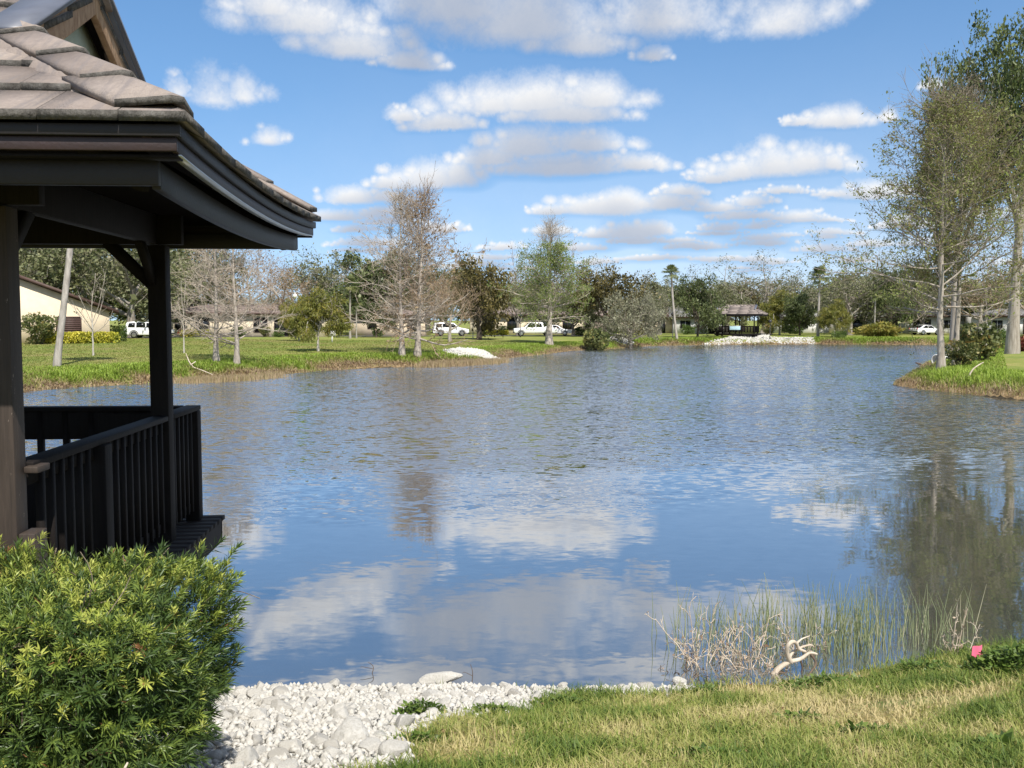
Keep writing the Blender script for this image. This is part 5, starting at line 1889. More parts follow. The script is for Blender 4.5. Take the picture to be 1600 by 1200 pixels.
# storm drain in the far riprap
p = onz(1238, 537.4, 0)
M_CONC = plain("grey_concrete", (0.30, 0.29, 0.27), 0.95, 0.15, 0.2, 3, 0.4, 25)
M_VOID = plain("drain_mouth_shade", (0.012, 0.012, 0.012), 0.8, 0.2, 0.1, 3)  # near-black fill, stands in for the shade inside the drain
d_ = thing("storm_drain", "dark square drain mouth at the water in the far white riprap", "drain", (p[0], p[1] + 0.2, 0), -0.05)
m = MB()
m.box(-0.75, 0.75, 0.0, 2.6, 0.60, 0.78)
m.box(-0.75, -0.58, 0.0, 2.6, -0.6, 0.598)
m.box(0.58, 0.75, 0.0, 2.6, -0.6, 0.598)
m.build("culvert", M_CONC, d_)
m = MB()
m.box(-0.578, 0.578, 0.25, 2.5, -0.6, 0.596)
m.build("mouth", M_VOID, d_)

# white pipe end on the point
p = gpt(1462, 571)
pc = thing("concrete_pipe", "white pipe end lying by the water behind the cypress pair", "pipe", (p[0], p[1], p[2] + 0.16), 0.5)
m = MB()
a = np.arange(24) * 2 * PI / 24
ro, ri, L = 0.36, 0.29, 1.3
rg = lambda r, x: [(x, r * math.cos(q), 0.2 + r * math.sin(q)) for q in a]
V = rg(ri, L) + rg(ri, 0) + rg(ro, 0) + rg(ro, L)
m.add(V, [[k * 24 + i, k * 24 + (i + 1) % 24, ((k + 1) % 4) * 24 + (i + 1) % 24, ((k + 1) % 4) * 24 + i] for k in range(4) for i in range(24)])
m.build("pipe_wall", M_WHITE, pc, smooth=False)

# ------------------------------------------------------------------ riprap
t = NT("white_limestone")
f1, f2 = t.noise(9, 6, 0.7), t.noise(38, 5, 0.75)
c = t.ramp(t.math('MULTIPLY_ADD', f1, 0.6, t.math('MULTIPLY', f2, 0.4)), [(0.34, (0.29, 0.27, 0.235)), (0.46, (0.48, 0.46, 0.415)), (0.66, (0.60, 0.585, 0.55))])
oi = t.n('ShaderNodeObjectInfo')
c = t.mix(t.ramp(oi.outputs['Random'], [(0.45, 0.0), (1.0, 0.65)]), c, (0.33, 0.31, 0.275))
t.col(c).rough(0.92, 0.15)
t.bump(t.math('ADD', f2, t.noise(110, 3, 0.7)), 0.6, 0.012)
M_ROCK = t.m


def rock_mesh(name, seed, sub=3, sq=(1, 0.8, 0.6), amp=0.22):
    import bmesh
    r = np.random.default_rng(seed)
    bm = bmesh.new()
    bmesh.ops.create_icosphere(bm, subdivisions=sub, radius=1.0)
    P = np.array([v.co for v in bm.verts])
    for _ in range(9):                       # knock flat faces off it
        nrm_ = nrm(r.normal(0, 1, 3))
        lim = r.uniform(0.55, 0.85)
        over = P @ nrm_ - lim
        P = P - np.clip(over, 0, None)[:, None] * nrm_ * 0.9
    k = np.zeros(len(P))
    for _ in range(10):
        w = r.normal(0, 1, 3) * r.choice([2, 4, 8])
        k += np.sin(P @ w + r.uniform(0, 6.3)) / np.linalg.norm(w)
    P = P * (1 + amp * 0.5 * k)[:, None] * np.array(sq)
    for v, p in zip(bm.verts, P):
        v.co = p
    me = bpy.data.meshes.new(name)
    bm.to_mesh(me)
    bm.free()
    me.materials.append(M_ROCK)
    return me


ROCKS = [rock_mesh("rock", 100 + i, 3, (1, r_.uniform(0.65, 0.95), r_.uniform(0.5, 0.8))) for i in range(12)]
GR = "limestone rocks on the near bank"
rr = np.random.default_rng(3)
placed = []


def put_rock(x, y, s, label=None, mesh=None, dz=0.25, rot=None):
    me = mesh or ROCKS[int(rr.integers(len(ROCKS)))]
    o = bpy.data.objects.new("rock", me)
    C.objects.link(o)
    o.location = (x, y, max(hz(x, y), -0.05) + s * dz)
    o.rotation_euler = (rr.normal(0, 0.35), rr.normal(0, 0.35), rr.uniform(0, 6.3)) if rot is None else rot
    o.scale = (s, s, s)
    tag(o, label or "white limestone rock lying among similar rubble on the near bank", "rock", GR)
    placed.append((x, y, s))
    return o


p = gpt(688, 1072)
put_rock(p[0], p[1], 0.15, "long flat white slab jutting above the near waterline", rock_mesh("rock", 150, 3, (1.35, 0.6, 0.42)), 0.45, (0.05, -0.12, 0.1))
p = gpt(880, 1078)
put_rock(p[0], p[1], 0.055, "small rounded white rock standing alone at the near waterline", dz=0.6)
p = gpt(1062, 1074)
put_rock(p[0], p[1], 0.075, "white rock at the right tip of the near rubble strip", dz=0.5)
p = gpt(630, 1143)
put_rock(p[0], p[1], 0.115, "pale rounded rock at the edge of the near grass, half in weeds", dz=0.3)
p = gpt(618, 1184)
put_rock(p[0], p[1], 0.11, "grey-white boulder lying in the grass at the picture's bottom edge", dz=0.25)
p = gpt(545, 1160)
put_rock(p[0], p[1], 0.17, "broad cracked pale boulder in the near rubble, largest of the grey ones", rock_mesh("rock", 151, 3, (1.3, 0.8, 0.6)), 0.15)
zx0, zy0 = ROCKZONE.min(0)
zx1, zy1 = ROCKZONE.max(0)
tries = 0
while len(placed) < 285 and tries < 60000:
    tries += 1
    x, y = rr.uniform(zx0, zx1), rr.uniform(zy0, zy1)
    if not in_poly(np.array([x]), np.array([y]), ROCKZONE)[0]:
        continue
    s = 0.036 + 0.075 * rr.random() ** 2.6
    if all((x - a) ** 2 + (y - b) ** 2 > (0.72 * (s + q_)) ** 2 for a, b, q_ in placed):
        put_rock(x, y, s)
# the small stuff between
n = 15000
xs, ys = rr.uniform(zx0, zx1, n), rr.uniform(zy0 - 0.1, zy1 + 0.05, n)
jx, jy = rr.normal(0, 0.05, n), rr.normal(0, 0.05, n)
k = in_poly(xs + jx, ys + jy, ROCKZONE)
xs, ys = xs[k], ys[k]
n = len(xs)
ico = np.array([(0, 0, 1), (0.9, 0, 0.1), (0.1, 0.9, 0), (-0.9, 0.1, 0.15), (0, -0.9, 0.1), (0, 0, -0.8)])
icf = np.array([[0, 1, 2], [0, 2, 3], [0, 3, 4], [0, 4, 1], [5, 2, 1], [5, 3, 2], [5, 4, 3], [5, 1, 4]])
sz = 0.014 + 0.032 * rr.random(n) ** 2
V = ico[None] * (1 + rr.normal(0, 0.22, (n, 6, 3))) * sz[:, None, None]
a = rr.random(n) * 6.3
ca, sa = np.cos(a)[:, None], np.sin(a)[:, None]
V = np.stack([V[..., 0] * ca - V[..., 1] * sa, V[..., 0] * sa + V[..., 1] * ca, V[..., 2] * 0.8], -1)
V += np.stack([xs, ys, height(xs, ys) + sz * 0.3], -1)[:, None, :]
F = (icf[None] + 6 * np.arange(n)[:, None, None]).reshape(-1, 3)
tag(link("rubble", npmesh("rubble", V, [F]), M_ROCK), "small white limestone rubble between the near rocks", "rubble", kind='stuff')


RIPS = []


def far_riprap(label, poly_px, n, smin, smax, seed):
    r = np.random.default_rng(seed)
    P = np.array([gpt(u, v)[:2] for u, v in poly_px])
    RIPS.append(P)
    lo, hi = P.min(0), P.max(0)
    x, y = r.uniform(lo[0], hi[0], n), r.uniform(lo[1], hi[1], n)
    k = in_poly(x, y, P)
    x, y = x[k], y[k]
    m = len(x)
    s = smin + (smax - smin) * r.random(m) ** 2
    V = ico[None] * (1 + r.normal(0, 0.25, (m, 6, 3))) * s[:, None, None]
    a = r.random(m) * 6.3
    ca, sa = np.cos(a)[:, None], np.sin(a)[:, None]
    V = np.stack([V[..., 0] * ca - V[..., 1] * sa, V[..., 0] * sa + V[..., 1] * ca, V[..., 2] * 0.75], -1)
    V += np.stack([x, y, np.maximum(height(x, y), -0.1) + s * 0.08], -1)[:, None, :]
    F = (icf[None] + 6 * np.arange(m)[:, None, None]).reshape(-1, 3)
    o = link("riprap", npmesh("riprap", V, [F]), M_ROCK)
    tag(o, label, "riprap", kind='stuff')


far_riprap("white riprap apron under the far gazebo", [(1097, 538.6), (1112, 533), (1135, 528), (1150, 524), (1192, 521), (1206, 522), (1200, 527), (1272, 527.5), (1276, 537.6), (1180, 538.3)], 11000, 0.09, 0.2, 1)
far_riprap("white riprap patch right of the rusty cypress", [(690, 549), (716, 545), (745, 546), (772, 557), (786, 563), (760, 562), (722, 559), (700, 553)], 3200, 0.07, 0.2, 2)
far_riprap("small white riprap patch by the silvery tree", [(950, 528), (970, 526.5), (985, 532), (992, 539), (975, 540), (955, 533)], 1600, 0.10, 0.24, 3)

# ------------------------------------------------------------------ near lawn
M_GRASS = leafmat("lawn_grass_blades", [(0.05, (0.085, 0.14, 0.022)), (0.35, (0.20, 0.255, 0.048)), (0.6, (0.34, 0.335, 0.10)), (0.95, (0.54, 0.45, 0.23))], 0.35, 0.55, 0.0)


def blades(name, x, y, h, w, tint, lean=0.45, seed=1, segs=2, mat=None, label="", z=None, kind='stuff', cat="grass", bend=0.5):
    r = np.random.default_rng(seed)
    n = len(x)
    z = height(x, y) if z is None else z
    az = r.random(n) * 2 * PI
    d = np.stack([np.cos(az), np.sin(az), 0 * az], -1)
    sd = np.stack([-np.sin(az), np.cos(az), 0 * az], -1)
    ln = np.abs(r.normal(0, lean, n))[:, None]
    b = np.stack([x, y, z - 0.005], -1)
    up = np.array([0, 0, 1.0])
    hh, ww = h[:, None], w[:, None]
    m = b + hh * 0.55 * (up + d * ln * 0.6)
    tp = b + hh * (up * (1 - bend * 0.3 * ln) + d * ln * 1.3)
    V = np.stack([b - sd * ww * 0.5, b + sd * ww * 0.5, m + sd * ww * 0.42, m - sd * ww * 0.42, tp], 1)
    i = np.arange(n)[:, None] * 5
    me = npmesh(name, V, [i + np.array([[0, 1, 2, 3]]), i + np.array([[3, 2, 4]])], {'tint': np.repeat(tint, 5)})
    o = link(name, me, mat or M_GRASS)
    return tag(o, label, cat, kind=kind)


n = 470000
u_, v_ = rr.uniform(-0.62, 1.20, n), rr.random(n)
yy_ = 2.6 + 8.6 * v_ ** 1.35
xx_ = u_ * (yy_ + 0.6)
sd_ = lake_sd(xx_, yy_)
inr = in_poly(xx_ + rr.normal(0, 0.06, n), yy_ + rr.normal(0, 0.06, n), ROCKZONE)
ok = (sd_ > 0.02 + 0.08 * rr.random(n)) & ~inr & (xx_ > -2.2 + 0 * yy_)
ok &= ~((xx_ < -0.2 - 0.25 * (yy_ - 3.6)) & (yy_ > 3.9) & (xx_ < -0.9))
xx_, yy_, sd_ = xx_[ok], yy_[ok], sd_[ok]
n = len(xx_)
pt = 0.22 * wob(xx_, yy_, 1.6, 21) + 0.20 * wob(xx_, yy_, 4.2, 22) + 0.10 * wob(xx_, yy_, 11.0, 23)
bare = smooth01((wob(xx_, yy_, 2.1, 27) + 0.5 * wob(xx_, yy_, 5.0, 28) - 0.75) / 0.35)
tint = np.clip(0.47 + 0.42 * bare + pt + rr.normal(0, 0.17, n) - 0.30 * np.exp(-sd_ / 0.5), 0, 1)
hgt = (0.034 + 0.060 * rr.random(n)) * (1.25 - 0.5 * np.clip(tint, 0, 1)) + 0.05 * np.exp(-sd_ / 0.35) * rr.random(n)
keep = rr.random(n) < (1 - 0.62 * bare) * np.clip(1.15 - 0.55 * np.clip(pt, 0, 1), 0.3, 1)
blades("grass", xx_[keep], yy_[keep], hgt[keep], 0.0045 + 0.005 * rr.random(keep.sum()), tint[keep], 0.75, 5, label="patchy dry and green lawn grass on the near bank")

# fallen leaves and dry thatch lying in the lawn
n = 420
fx, fy = rr.uniform(-1.0, 4.2, n), 3.6 + 5.2 * rr.random(n) ** 1.2
k = (lake_sd(fx, fy) > 0.15) & (np.abs(fx) < 0.62 * fy + 0.4) & ~in_poly(fx, fy, ROCKZONE)
fx, fy = fx[k], fy[k]
n = len(fx)
fa = rr.random(n) * 6.3
fs = rr.uniform(0.012, 0.03, n)[:, None]
fd = np.stack([np.cos(fa), np.sin(fa), rr.normal(0, 0.35, n)], -1)
fe = np.stack([-np.sin(fa), np.cos(fa), rr.normal(0, 0.35, n)], -1)
fc = np.stack([fx, fy, height(fx, fy) + rr.uniform(0.012, 0.04, n)], -1)
V = np.stack([fc - fd * fs, fc + fe * fs * 0.45, fc + fd * fs, fc - fe * fs * 0.45], 1).reshape(-1, 3)
M_FALL = leafmat("fallen_leaves", [(0.0, (0.14, 0.075, 0.035)), (0.5, (0.28, 0.17, 0.085)), (1.0, (0.42, 0.32, 0.18))], 0.2, 0.7, 0.0)
tag(link("fallen_leaves", npmesh("fallen_leaves", V, [np.arange(4 * n).reshape(n, 4)], {'tint': np.repeat(rr.random(n), 4)}), M_FALL), "dry brown leaves scattered over the near lawn", "leaves", kind='stuff')

# ------------------------------------------------------------------ leafy weeds at the rock edge
M_WEED = leafmat("weed_leaves", [(0.05, (0.045, 0.085, 0.015)), (0.5, (0.105, 0.17, 0.03)), (0.95, (0.20, 0.26, 0.06))], 0.3, 0.45, 0.1)


def weed(label, u, v, r0, h, n, seed, lsize=0.035):
    b = gpt(u, v)
    r = np.random.default_rng(seed)
    rr_ = r0 * r.random(n) ** 0.55
    a = r.random(n) * 2 * PI
    kx = 1 + 0.35 * np.sin(a * 2 + seed) + 0.2 * np.sin(a * 5 + seed)
    x, y = rr_ * np.cos(a) * kx * 1.5, rr_ * np.sin(a) * kx * 0.8
    zb = height(b[0] + x, b[1] + y) - b[2]
    z = zb + h * r.random(n) * np.clip(1.1 - (rr_ / r0) ** 2, 0.1, 1)
    c = np.stack([x, y, z], -1)
    ax = nrm(np.stack([np.cos(a), np.sin(a), 0.3 + 0 * a], -1) + r.normal(0, 0.6, (n, 3)))
    bx = nrm(np.cross(ax, r.normal(0, 0.5, (n, 3)) + np.array([0, 0, 1])))
    s = (lsize * np.exp(r.normal(0, 0.3, n)))[:, None]
    V = np.stack([c, c + ax * s * 0.5 + bx * s * 0.26, c + ax * s, c + ax * s * 0.5 - bx * s * 0.26], 1).reshape(-1, 3)
    w = thing("weed", label, "weed", b, 0, "weeds along the near bank")
    ns = 40
    az = r.random(ns) * 6.3
    rs = r0 * r.random(ns)
    P1 = np.stack([np.cos(az) * rs * 1.2, np.sin(az) * rs * 0.7, h * r.uniform(0.4, 0.9, ns)], -1)
    P0 = P1 * np.array([0.6, 0.6, 0]) - np.array([0, 0, 0.03])
    link("stems", twig_mesh("weed_stems", [(np.stack([P0, (P0 + P1) / 2 + 0.01, P1], 1), np.full((ns, 3), 0.002))], [3]), M_WEED, w)
    w.children[0].data.attributes.new('tint', 'FLOAT', 'POINT')
    tt = np.clip(0.5 + r.normal(0, 0.2, n), 0, 1)
    link("leaves", npmesh("weed_leaves", V, [np.arange(4 * n).reshape(n, 4)], {'tint': np.repeat(tt, 4)}), M_WEED, w)


for i, a in enumerate([
    ("leafy green weed patch among the near rocks, largest of those touching rock", 655, 1118, 0.13, 0.11, 900, 0.032),
    ("green weed strip between rock and grass right of the large weed patch", 770, 1116, 0.14, 0.06, 700, 0.03),
    ("green weed strip by the waterline where the rubble thins out", 880, 1102, 0.15, 0.07, 800, 0.032),
    ("weed tuft beside the pale rounded rock in the near grass", 655, 1160, 0.09, 0.05, 350, 0.028),
    ("weed at the right tip of the rubble strip", 1100, 1084, 0.12, 0.06, 420, 0.03),
    ("tall leafy weeds on the shore beside the pink flag", 1585, 1050, 0.28, 0.22, 2200, 0.045),
    ("low weeds on the shore left of the pink flag", 1440, 1052, 0.22, 0.10, 1000, 0.035),
    ("low weeds on the shore below the driftwood", 1280, 1072, 0.24, 0.08, 900, 0.035),
    ("dark green weed rosette in the lawn near the picture's right edge", 1560, 1170, 0.12, 0.05, 500, 0.045),
    ("dark green weed rosette in the middle of the lawn", 1340, 1145, 0.09, 0.045, 380, 0.04),
    ("bright green weed tuft in the lawn under the driftwood", 1250, 1128, 0.08, 0.06, 300, 0.04),
    ("weed patch at the bottom edge of the lawn centre", 1110, 1190, 0.14, 0.05, 600, 0.04),
]):
    weed(a[0], a[1], a[2], a[3], a[4], a[5], 200 + i, a[6])

# ------------------------------------------------------------------ reeds, dead shrubs, driftwood
M_REED = leafmat("reed_stalks", [(0.1, (0.18, 0.23, 0.11)), (0.5, (0.33, 0.37, 0.20)), (0.9, (0.52, 0.48, 0.33))], 0.25, 0.5, 0)
n = 480
ru = np.concatenate([rr.normal(1315, 55, 190), rr.uniform(1040, 1530, 200), rr.normal(1180, 60, 90)])
rv = np.clip(rr.normal(1004, 14, n) + 0.06 * (ru - 1300) * 0 - 0.03 * np.abs(ru - 1320), 975, 1030)
P = np.array([onz(u, v, 0.0) for u, v in zip(ru, rv)])
sdr = lake_sd(P[:, 0], P[:, 1])
P = P[sdr < -0.15]
n = len(P)
hr = rr.uniform(0.18, 0.56, n) * np.clip(1.15 - np.abs(P[:, 0] - 3.2) / 6, 0.6, 1.2)
d0 = np.stack([rr.normal(0, 0.13, n), rr.normal(0, 0.13, n), np.ones(n)], -1)
d1 = d0 + np.stack([rr.normal(0, 0.14, n), rr.normal(0, 0.1, n), 0 * hr], -1)
P3 = np.stack([P - d0 * 0.3, P + d0 * hr[:, None] * 0.5, P + d0 * hr[:, None] * 0.5 + d1 * hr[:, None] * 0.5], 1)
V, F = chains(P3, np.broadcast_to(np.array([0.0042, 0.0034, 0.0012]), (n, 3)), 4)
tag(link("reeds", npmesh("reeds", V, [F], {'tint': np.repeat(np.clip(rr.normal(0.45, 0.2, n), 0, 1), 12)}), M_REED), "slender green reeds standing in the near shallows", "reeds", kind='stuff')

M_DEAD = barkmat("dead_pale_wood", (0.33, 0.26, 0.19), (0.62, 0.54, 0.44), 9)
M_DEADB = barkmat("dead_dark_wood", (0.07, 0.05, 0.04), (0.16, 0.12, 0.09), 9)
L_DEAD = leafmat("withered_leaves", [(0.1, (0.16, 0.10, 0.06)), (0.6, (0.34, 0.24, 0.16)), (0.9, (0.46, 0.36, 0.26))], 0.3)


def dead_shrub(label, u, v, R0, H, seed, nst=14, mat=None):
    b = onz(u, v, 0.0)
    r = np.random.default_rng(seed)
    s_ = thing("dead_shrub", label, "dead shrub", b, 0, "dead shrubs in the near shallows")
    az = r.random(nst) * 2 * PI
    el = r.uniform(0.65, 1.4, nst)
    L = R0 * r.uniform(0.7, 1.4, nst)
    d = np.stack([np.cos(az) * np.cos(el) * 1.5, np.sin(az) * np.cos(el), np.sin(el) * H / R0 * 1.35], -1)
    P0 = np.stack([r.normal(0, 0.05, nst), r.normal(0, 0.04, nst), np.full(nst, -0.25)], -1)
    pts = [P0]
    for i in range(5):
        d = d + r.normal(0, 0.18, d.shape) - np.array([0, 0, 0.05])
        pts.append(pts[-1] + d * (L / 5)[:, None] + (np.array([0, 0, 0.05]) if i == 0 else 0))
    P1 = np.stack(pts, 1)
    R1 = np.full((nst, 6), 0.007) * np.linspace(1, 0.45, 6)
    L2 = spawn(r, P1, R1, 6, 0.3, 1.0, 0.7, R0 * 0.42, 4, 0.25, 0.1, 0.7)
    L3 = spawn(r, *L2, 2, 0.3, 1.0, 0.7, R0 * 0.18, 3, 0.25, 0.1, 0.7)
    for L_, m in ((L2, 0.0032), (L3, 0.0022)):
        np.maximum(L_[1], m, out=L_[1])
    link("branches", twig_mesh("dead_branches", [(P1, R1), L2, L3], [5, 4, 3]), mat or M_DEAD, s_)
    link("withered_leaves", leafmesh("withered_leaves", [leaves(r, L3[0], 1, 0.02, 0.035, 1.8, 0.4, keep=0.35)]), L_DEAD, s_)


dead_shrub("dead pale twiggy shrub in the shallows, leftmost clump with long arching twigs", 1095, 1040, 0.34, 0.46, 301, 11)
dead_shrub("dead pale twiggy shrub in the shallows, left of the curled driftwood", 1175, 1042, 0.34, 0.40, 302, 11)
dead_shrub("dead twiggy shrub with reddish withered leaves between the pale clumps", 1140, 1030, 0.26, 0.34, 303, 7)
dead_shrub("dark fallen twigs at the water just left of the pale clumps", 1062, 1048, 0.22, 0.2, 304, 9, M_DEADB)
dead_shrub("thin dead twigs behind the curled driftwood", 1255, 1014, 0.24, 0.34, 305, 9)
dead_shrub("few dry stalks with curled heads near the pink flag", 1488, 1030, 0.2, 0.5, 306, 6)

b = onz(1215, 1052, 0.0)
dw = thing("driftwood", "pale curled driftwood branch rising from the shallows", "driftwood", b, 0)
K = 1 / FPX * b[1]


def px3(u, v, dy=0.0):
    return ((u - 1215) * K, dy, (1052 - v) * K)


m = MB()


def limb(pts, r0, r1, n=8):
    pts = np.array(pts, float)
    tt = np.linspace(0, len(pts) - 1, (len(pts) - 1) * 5 + 1)
    i = np.clip(tt.astype(int), 0, len(pts) - 2)
    f = (tt - i)[:, None]
    pm, p0, p1, p2 = pts[np.maximum(i - 1, 0)], pts[i], pts[i + 1], pts[np.minimum(i + 2, len(pts) - 1)]
    q_ = 0.5 * (2 * p0 + (p1 - pm) * f + (2 * pm - 5 * p0 + 4 * p1 - p2) * f ** 2 + (3 * p0 - pm - 3 * p1 + p2) * f ** 3)
    m.tube(q_, np.linspace(r0, r1, len(q_)), n)


limb([px3(1206, 1060), px3(1214, 1046), px3(1232, 1034), px3(1252, 1030, 0.02), px3(1268, 1022, 0.05), px3(1282, 1026, 0.08)], 0.030, 0.010)
limb([px3(1236, 1034), px3(1228, 1018, -0.03), px3(1228, 1004, -0.05), px3(1236, 998, -0.04), px3(1244, 1004, 0.0), px3(1250, 1014, 0.03), px3(1262, 1020, 0.05)], 0.024, 0.013)
limb([px3(1232, 1033), px3(1240, 1022, 0.05), px3(1256, 1014, 0.07), px3(1272, 1012, 0.1), px3(1280, 1018, 0.14)], 0.016, 0.006)
limb([px3(1244, 1004), px3(1254, 998, 0.03), px3(1268, 994, 0.05)], 0.011, 0.004)
m.build("pale_branch", M_DEAD, dw, smooth=True)
m = MB()
limb([px3(1270, 1024, 0.05), px3(1276, 1036, 0.0), px3(1262, 1050, -0.06), px3(1254, 1062, -0.1)], 0.012, 0.008)
limb([px3(1216, 1050, 0.0), px3(1240, 1056, 0.03), px3(1264, 1064, 0.05)], 0.012, 0.006)
limb([px3(1252, 1030, 0.02), px3(1256, 1046, 0.03), px3(1252, 1060, 0.04)], 0.010, 0.006)
m.build("dark_stick", M_DEADB, dw, smooth=True)

for u, v, h, lb, ln in [(735, 1068, 0.17, "lone thin twig standing at the waterline right of the white slab", 0.02), (575, 1052, 0.10, "small bent twig in the water above the rubble", 0.05)]:
    b = onz(u, v, 0)
    tw_ = thing("twig", lb, "twig", b)
    m = MB()
    limb([(0, 0, -0.1), (ln, 0, h * 0.5), (0, 0.01, h)], 0.005, 0.002, 5)
    limb([(ln, 0, h * 0.4), (-0.05, 0, h * 0.6), (-0.07, 0, h * 0.55)], 0.003, 0.0015, 5)
    m.build("stem", M_DEADB, tw_)

# pink survey flag
M_PINK = NT("pink_flag_vinyl")
M_PINK.col((0.85, 0.17, 0.28)).rough(0.45, 0.4)
b = gpt(1516, 1052)
fl = thing("marker_flag", "small pink marker flag on a wire at the shore", "flag", b, 0.15)
m = MB()
m.tube([(0, 0, -0.1), (0.002, 0, 0.10), (0.012, 0, 0.24)], 0.002, 5)
m.build("wire", M_DEADB, fl)
V = []
for i in range(7):
    x = 0.012 + i * 0.016
    w = 0.010 * math.sin(i * 1.1)
    V += [(x - 0.008 + 0.002 * i, w, 0.12 - 0.003 * i), (x, w + 0.004, 0.225 + 0.002 * i)]
V2 = [(x, y + 0.0015, z) for x, y, z in V]
F = [[2 * i, 2 * i + 2, 2 * i + 3, 2 * i + 1] for i in range(6)]
F += [[14 + 2 * i + 1, 14 + 2 * i + 3, 14 + 2 * i + 2, 14 + 2 * i] for i in range(6)]
link("flag_sheet", npmesh("flag_sheet", V + V2, [np.array(F)]), M_PINK.m, fl)

# ------------------------------------------------------------------ rank grass on the far banks and the point
M_BANK = leafmat("bank_grass_blades", [(0.02, (0.20, 0.14, 0.085)), (0.22, (0.40, 0.30, 0.19)), (0.42, (0.28, 0.27, 0.08)), (0.62, (0.20, 0.29, 0.04)), (0.95, (0.30, 0.40, 0.06))], 0.35, 0.55, 0.0)


def bank_strip(pts, n, dmax, hmin, hmax, w, seed, label, brown=1.0, cond=None):
    r = np.random.default_rng(seed)
    A_, B_ = pts[:-1], pts[1:]
    L = np.linalg.norm(B_ - A_, axis=1)
    # a picture-sized share: nearer stretches get more
    wgt = L / np.maximum(8, np.linalg.norm((A_ + B_) / 2, axis=1)) ** 0.8
    s = r.choice(len(L), n, p=wgt / wgt.sum())
    f = r.random(n)[:, None]
    p = A_[s] * (1 - f) + B_[s] * f
    p = p + r.normal(0, dmax * 0.75, (n, 2))
    sd = lake_sd(p[:, 0], p[:, 1])
    k = (sd > 0.0) & (sd < dmax)
    for Q in RIPS:
        k &= ~in_poly(p[:, 0] + r.normal(0, 0.15, len(p)), p[:, 1] + r.normal(0, 0.15, len(p)), Q)
    p, sd = p[k], sd[k]
    n = len(p)
    pat = 0.5 * wob(p[:, 0], p[:, 1], 0.5, 41) + 0.35 * wob(p[:, 0], p[:, 1], 1.7, 42)
    e = sd + 0.5 * pat
    tint = np.interp(e, [0, 0.3, 0.65 * brown, 1.2 * brown, 3.0], [0.26, 0.17, 0.32, 0.58, 0.76]) + 0.22 * pat + r.normal(0, 0.13, n)
    h = r.uniform(hmin, hmax, n) * np.interp(sd, [0, 0.5, 1.4, dmax], [0.5, 0.75, 1.0, 0.4]) * (1 + 0.3 * pat)
    blades("bank_grass", p[:, 0], p[:, 1], np.clip(h, 0.05, 1), w * r.uniform(0.6, 1.4, n), np.clip(tint, 0, 1), 0.9, seed, mat=M_BANK, label=label)


far_l = np.array(P2(far_px))
iL = [i for i, (u, v) in enumerate(far_px) if u <= 1000]
iR = [i for i, (u, v) in enumerate(far_px) if u >= 990]
bank_strip(far_l[iL], 130000, 4.2, 0.12, 0.34, 0.045, 61, "rank green and brown grass on the left bank")
bank_strip(far_l[iR], 40000, 4.5, 0.2, 0.5, 0.08, 62, "rank grass along the far bank")
M_LAWN = leafmat("mown_grass_blades", [(0.1, (0.33, 0.28, 0.13)), (0.4, (0.27, 0.27, 0.075)), (0.65, (0.19, 0.235, 0.05)), (0.95, (0.22, 0.30, 0.06))], 0.35, 0.55, 0.0)
# mown lawn behind the left bank: short blades, thinning with distance
n = 170000
Ly = 42 + 62 * rr.random(n) ** 1.5
Lx = (rr.uniform(20, 880, n) - 800) / FPX * Ly
lsd = lake_sd(Lx, Ly)
k = (lsd > 1.8) & (lsd < 45)
for Q in RIPS:
    k &= ~in_poly(Lx, Ly, Q)
Lx, Ly, lsd = Lx[k], Ly[k], lsd[k]
n = len(Lx)
lt = 0.66 + 0.13 * wob(Lx, Ly, 0.35, 51) + 0.12 * wob(Lx, Ly, 1.3, 52) - 0.18 * np.exp(-((wob(Lx, Ly, 0.22, 53) - 0.4) / 0.3) ** 2) + rr.normal(0, 0.12, n)
blades("lawn_grass", Lx, Ly, rr.uniform(0.03, 0.075, n), rr.uniform(0.025, 0.05, n) * Ly / 55, np.clip(lt - 0.12, 0.05, 1), 0.9, 77, mat=M_LAWN, label="mown green lawn in front of the houses on the left bank")
pr = np.array(P2(prom_px + back_px[:5]))
bank_strip(pr, 60000, 5.0, 0.16, 0.42, 0.035, 63, "rank green and dry grass on the right point", 1.35)

# pale dry sedge fringe standing at the water in front of the riprap patch
fr = np.array(P2([(660, 573.5), (700, 572), (740, 570), (785, 566)]))
n = 5000
s = rr.random(n) * (len(fr) - 1)
i = s.astype(int)
p = fr[i] + (fr[i + 1] - fr[i]) * (s - i)[:, None] + rr.normal(0, 0.35, (n, 2))
blades("sedge", p[:, 0], p[:, 1], rr.uniform(0.3, 0.6, n), np.full(n, 0.03), np.clip(rr.normal(0.24, 0.05, n), 0, 1), 0.2, 71, mat=M_BANK, label="pale dry sedge fringe at the water before the riprap patch", z=np.zeros(n) - 0.1)
fr = np.array(P2([(290, 598), (330, 596), (380, 594), (430, 589)]))
n = 4000
s = rr.random(n) * (len(fr) - 1)
i = s.astype(int)
p = fr[i] + (fr[i + 1] - fr[i]) * (s - i)[:, None] + rr.normal(0, 0.4, (n, 2))
blades("sedge", p[:, 0], p[:, 1], rr.uniform(0.25, 0.5, n), np.full(n, 0.025), np.clip(rr.normal(0.25, 0.06, n), 0, 1), 0.25, 72, mat=M_BANK, label="pale dry sedge in the water below the bare cypress pair", z=np.zeros(n) - 0.1)

# fallen pale branch on the left bank, log on the point
def log(label, u, v, pts, r0, mat, rot=0.0):
    b = gpt(u, v)
    l = thing("fallen_branch", label, "fallen branch", b, rot)
    global m
    m = MB()
    for q_ in pts:
        limb(q_, r0, r0 * 0.4, 7)
    m.build("wood", mat, l, smooth=True)


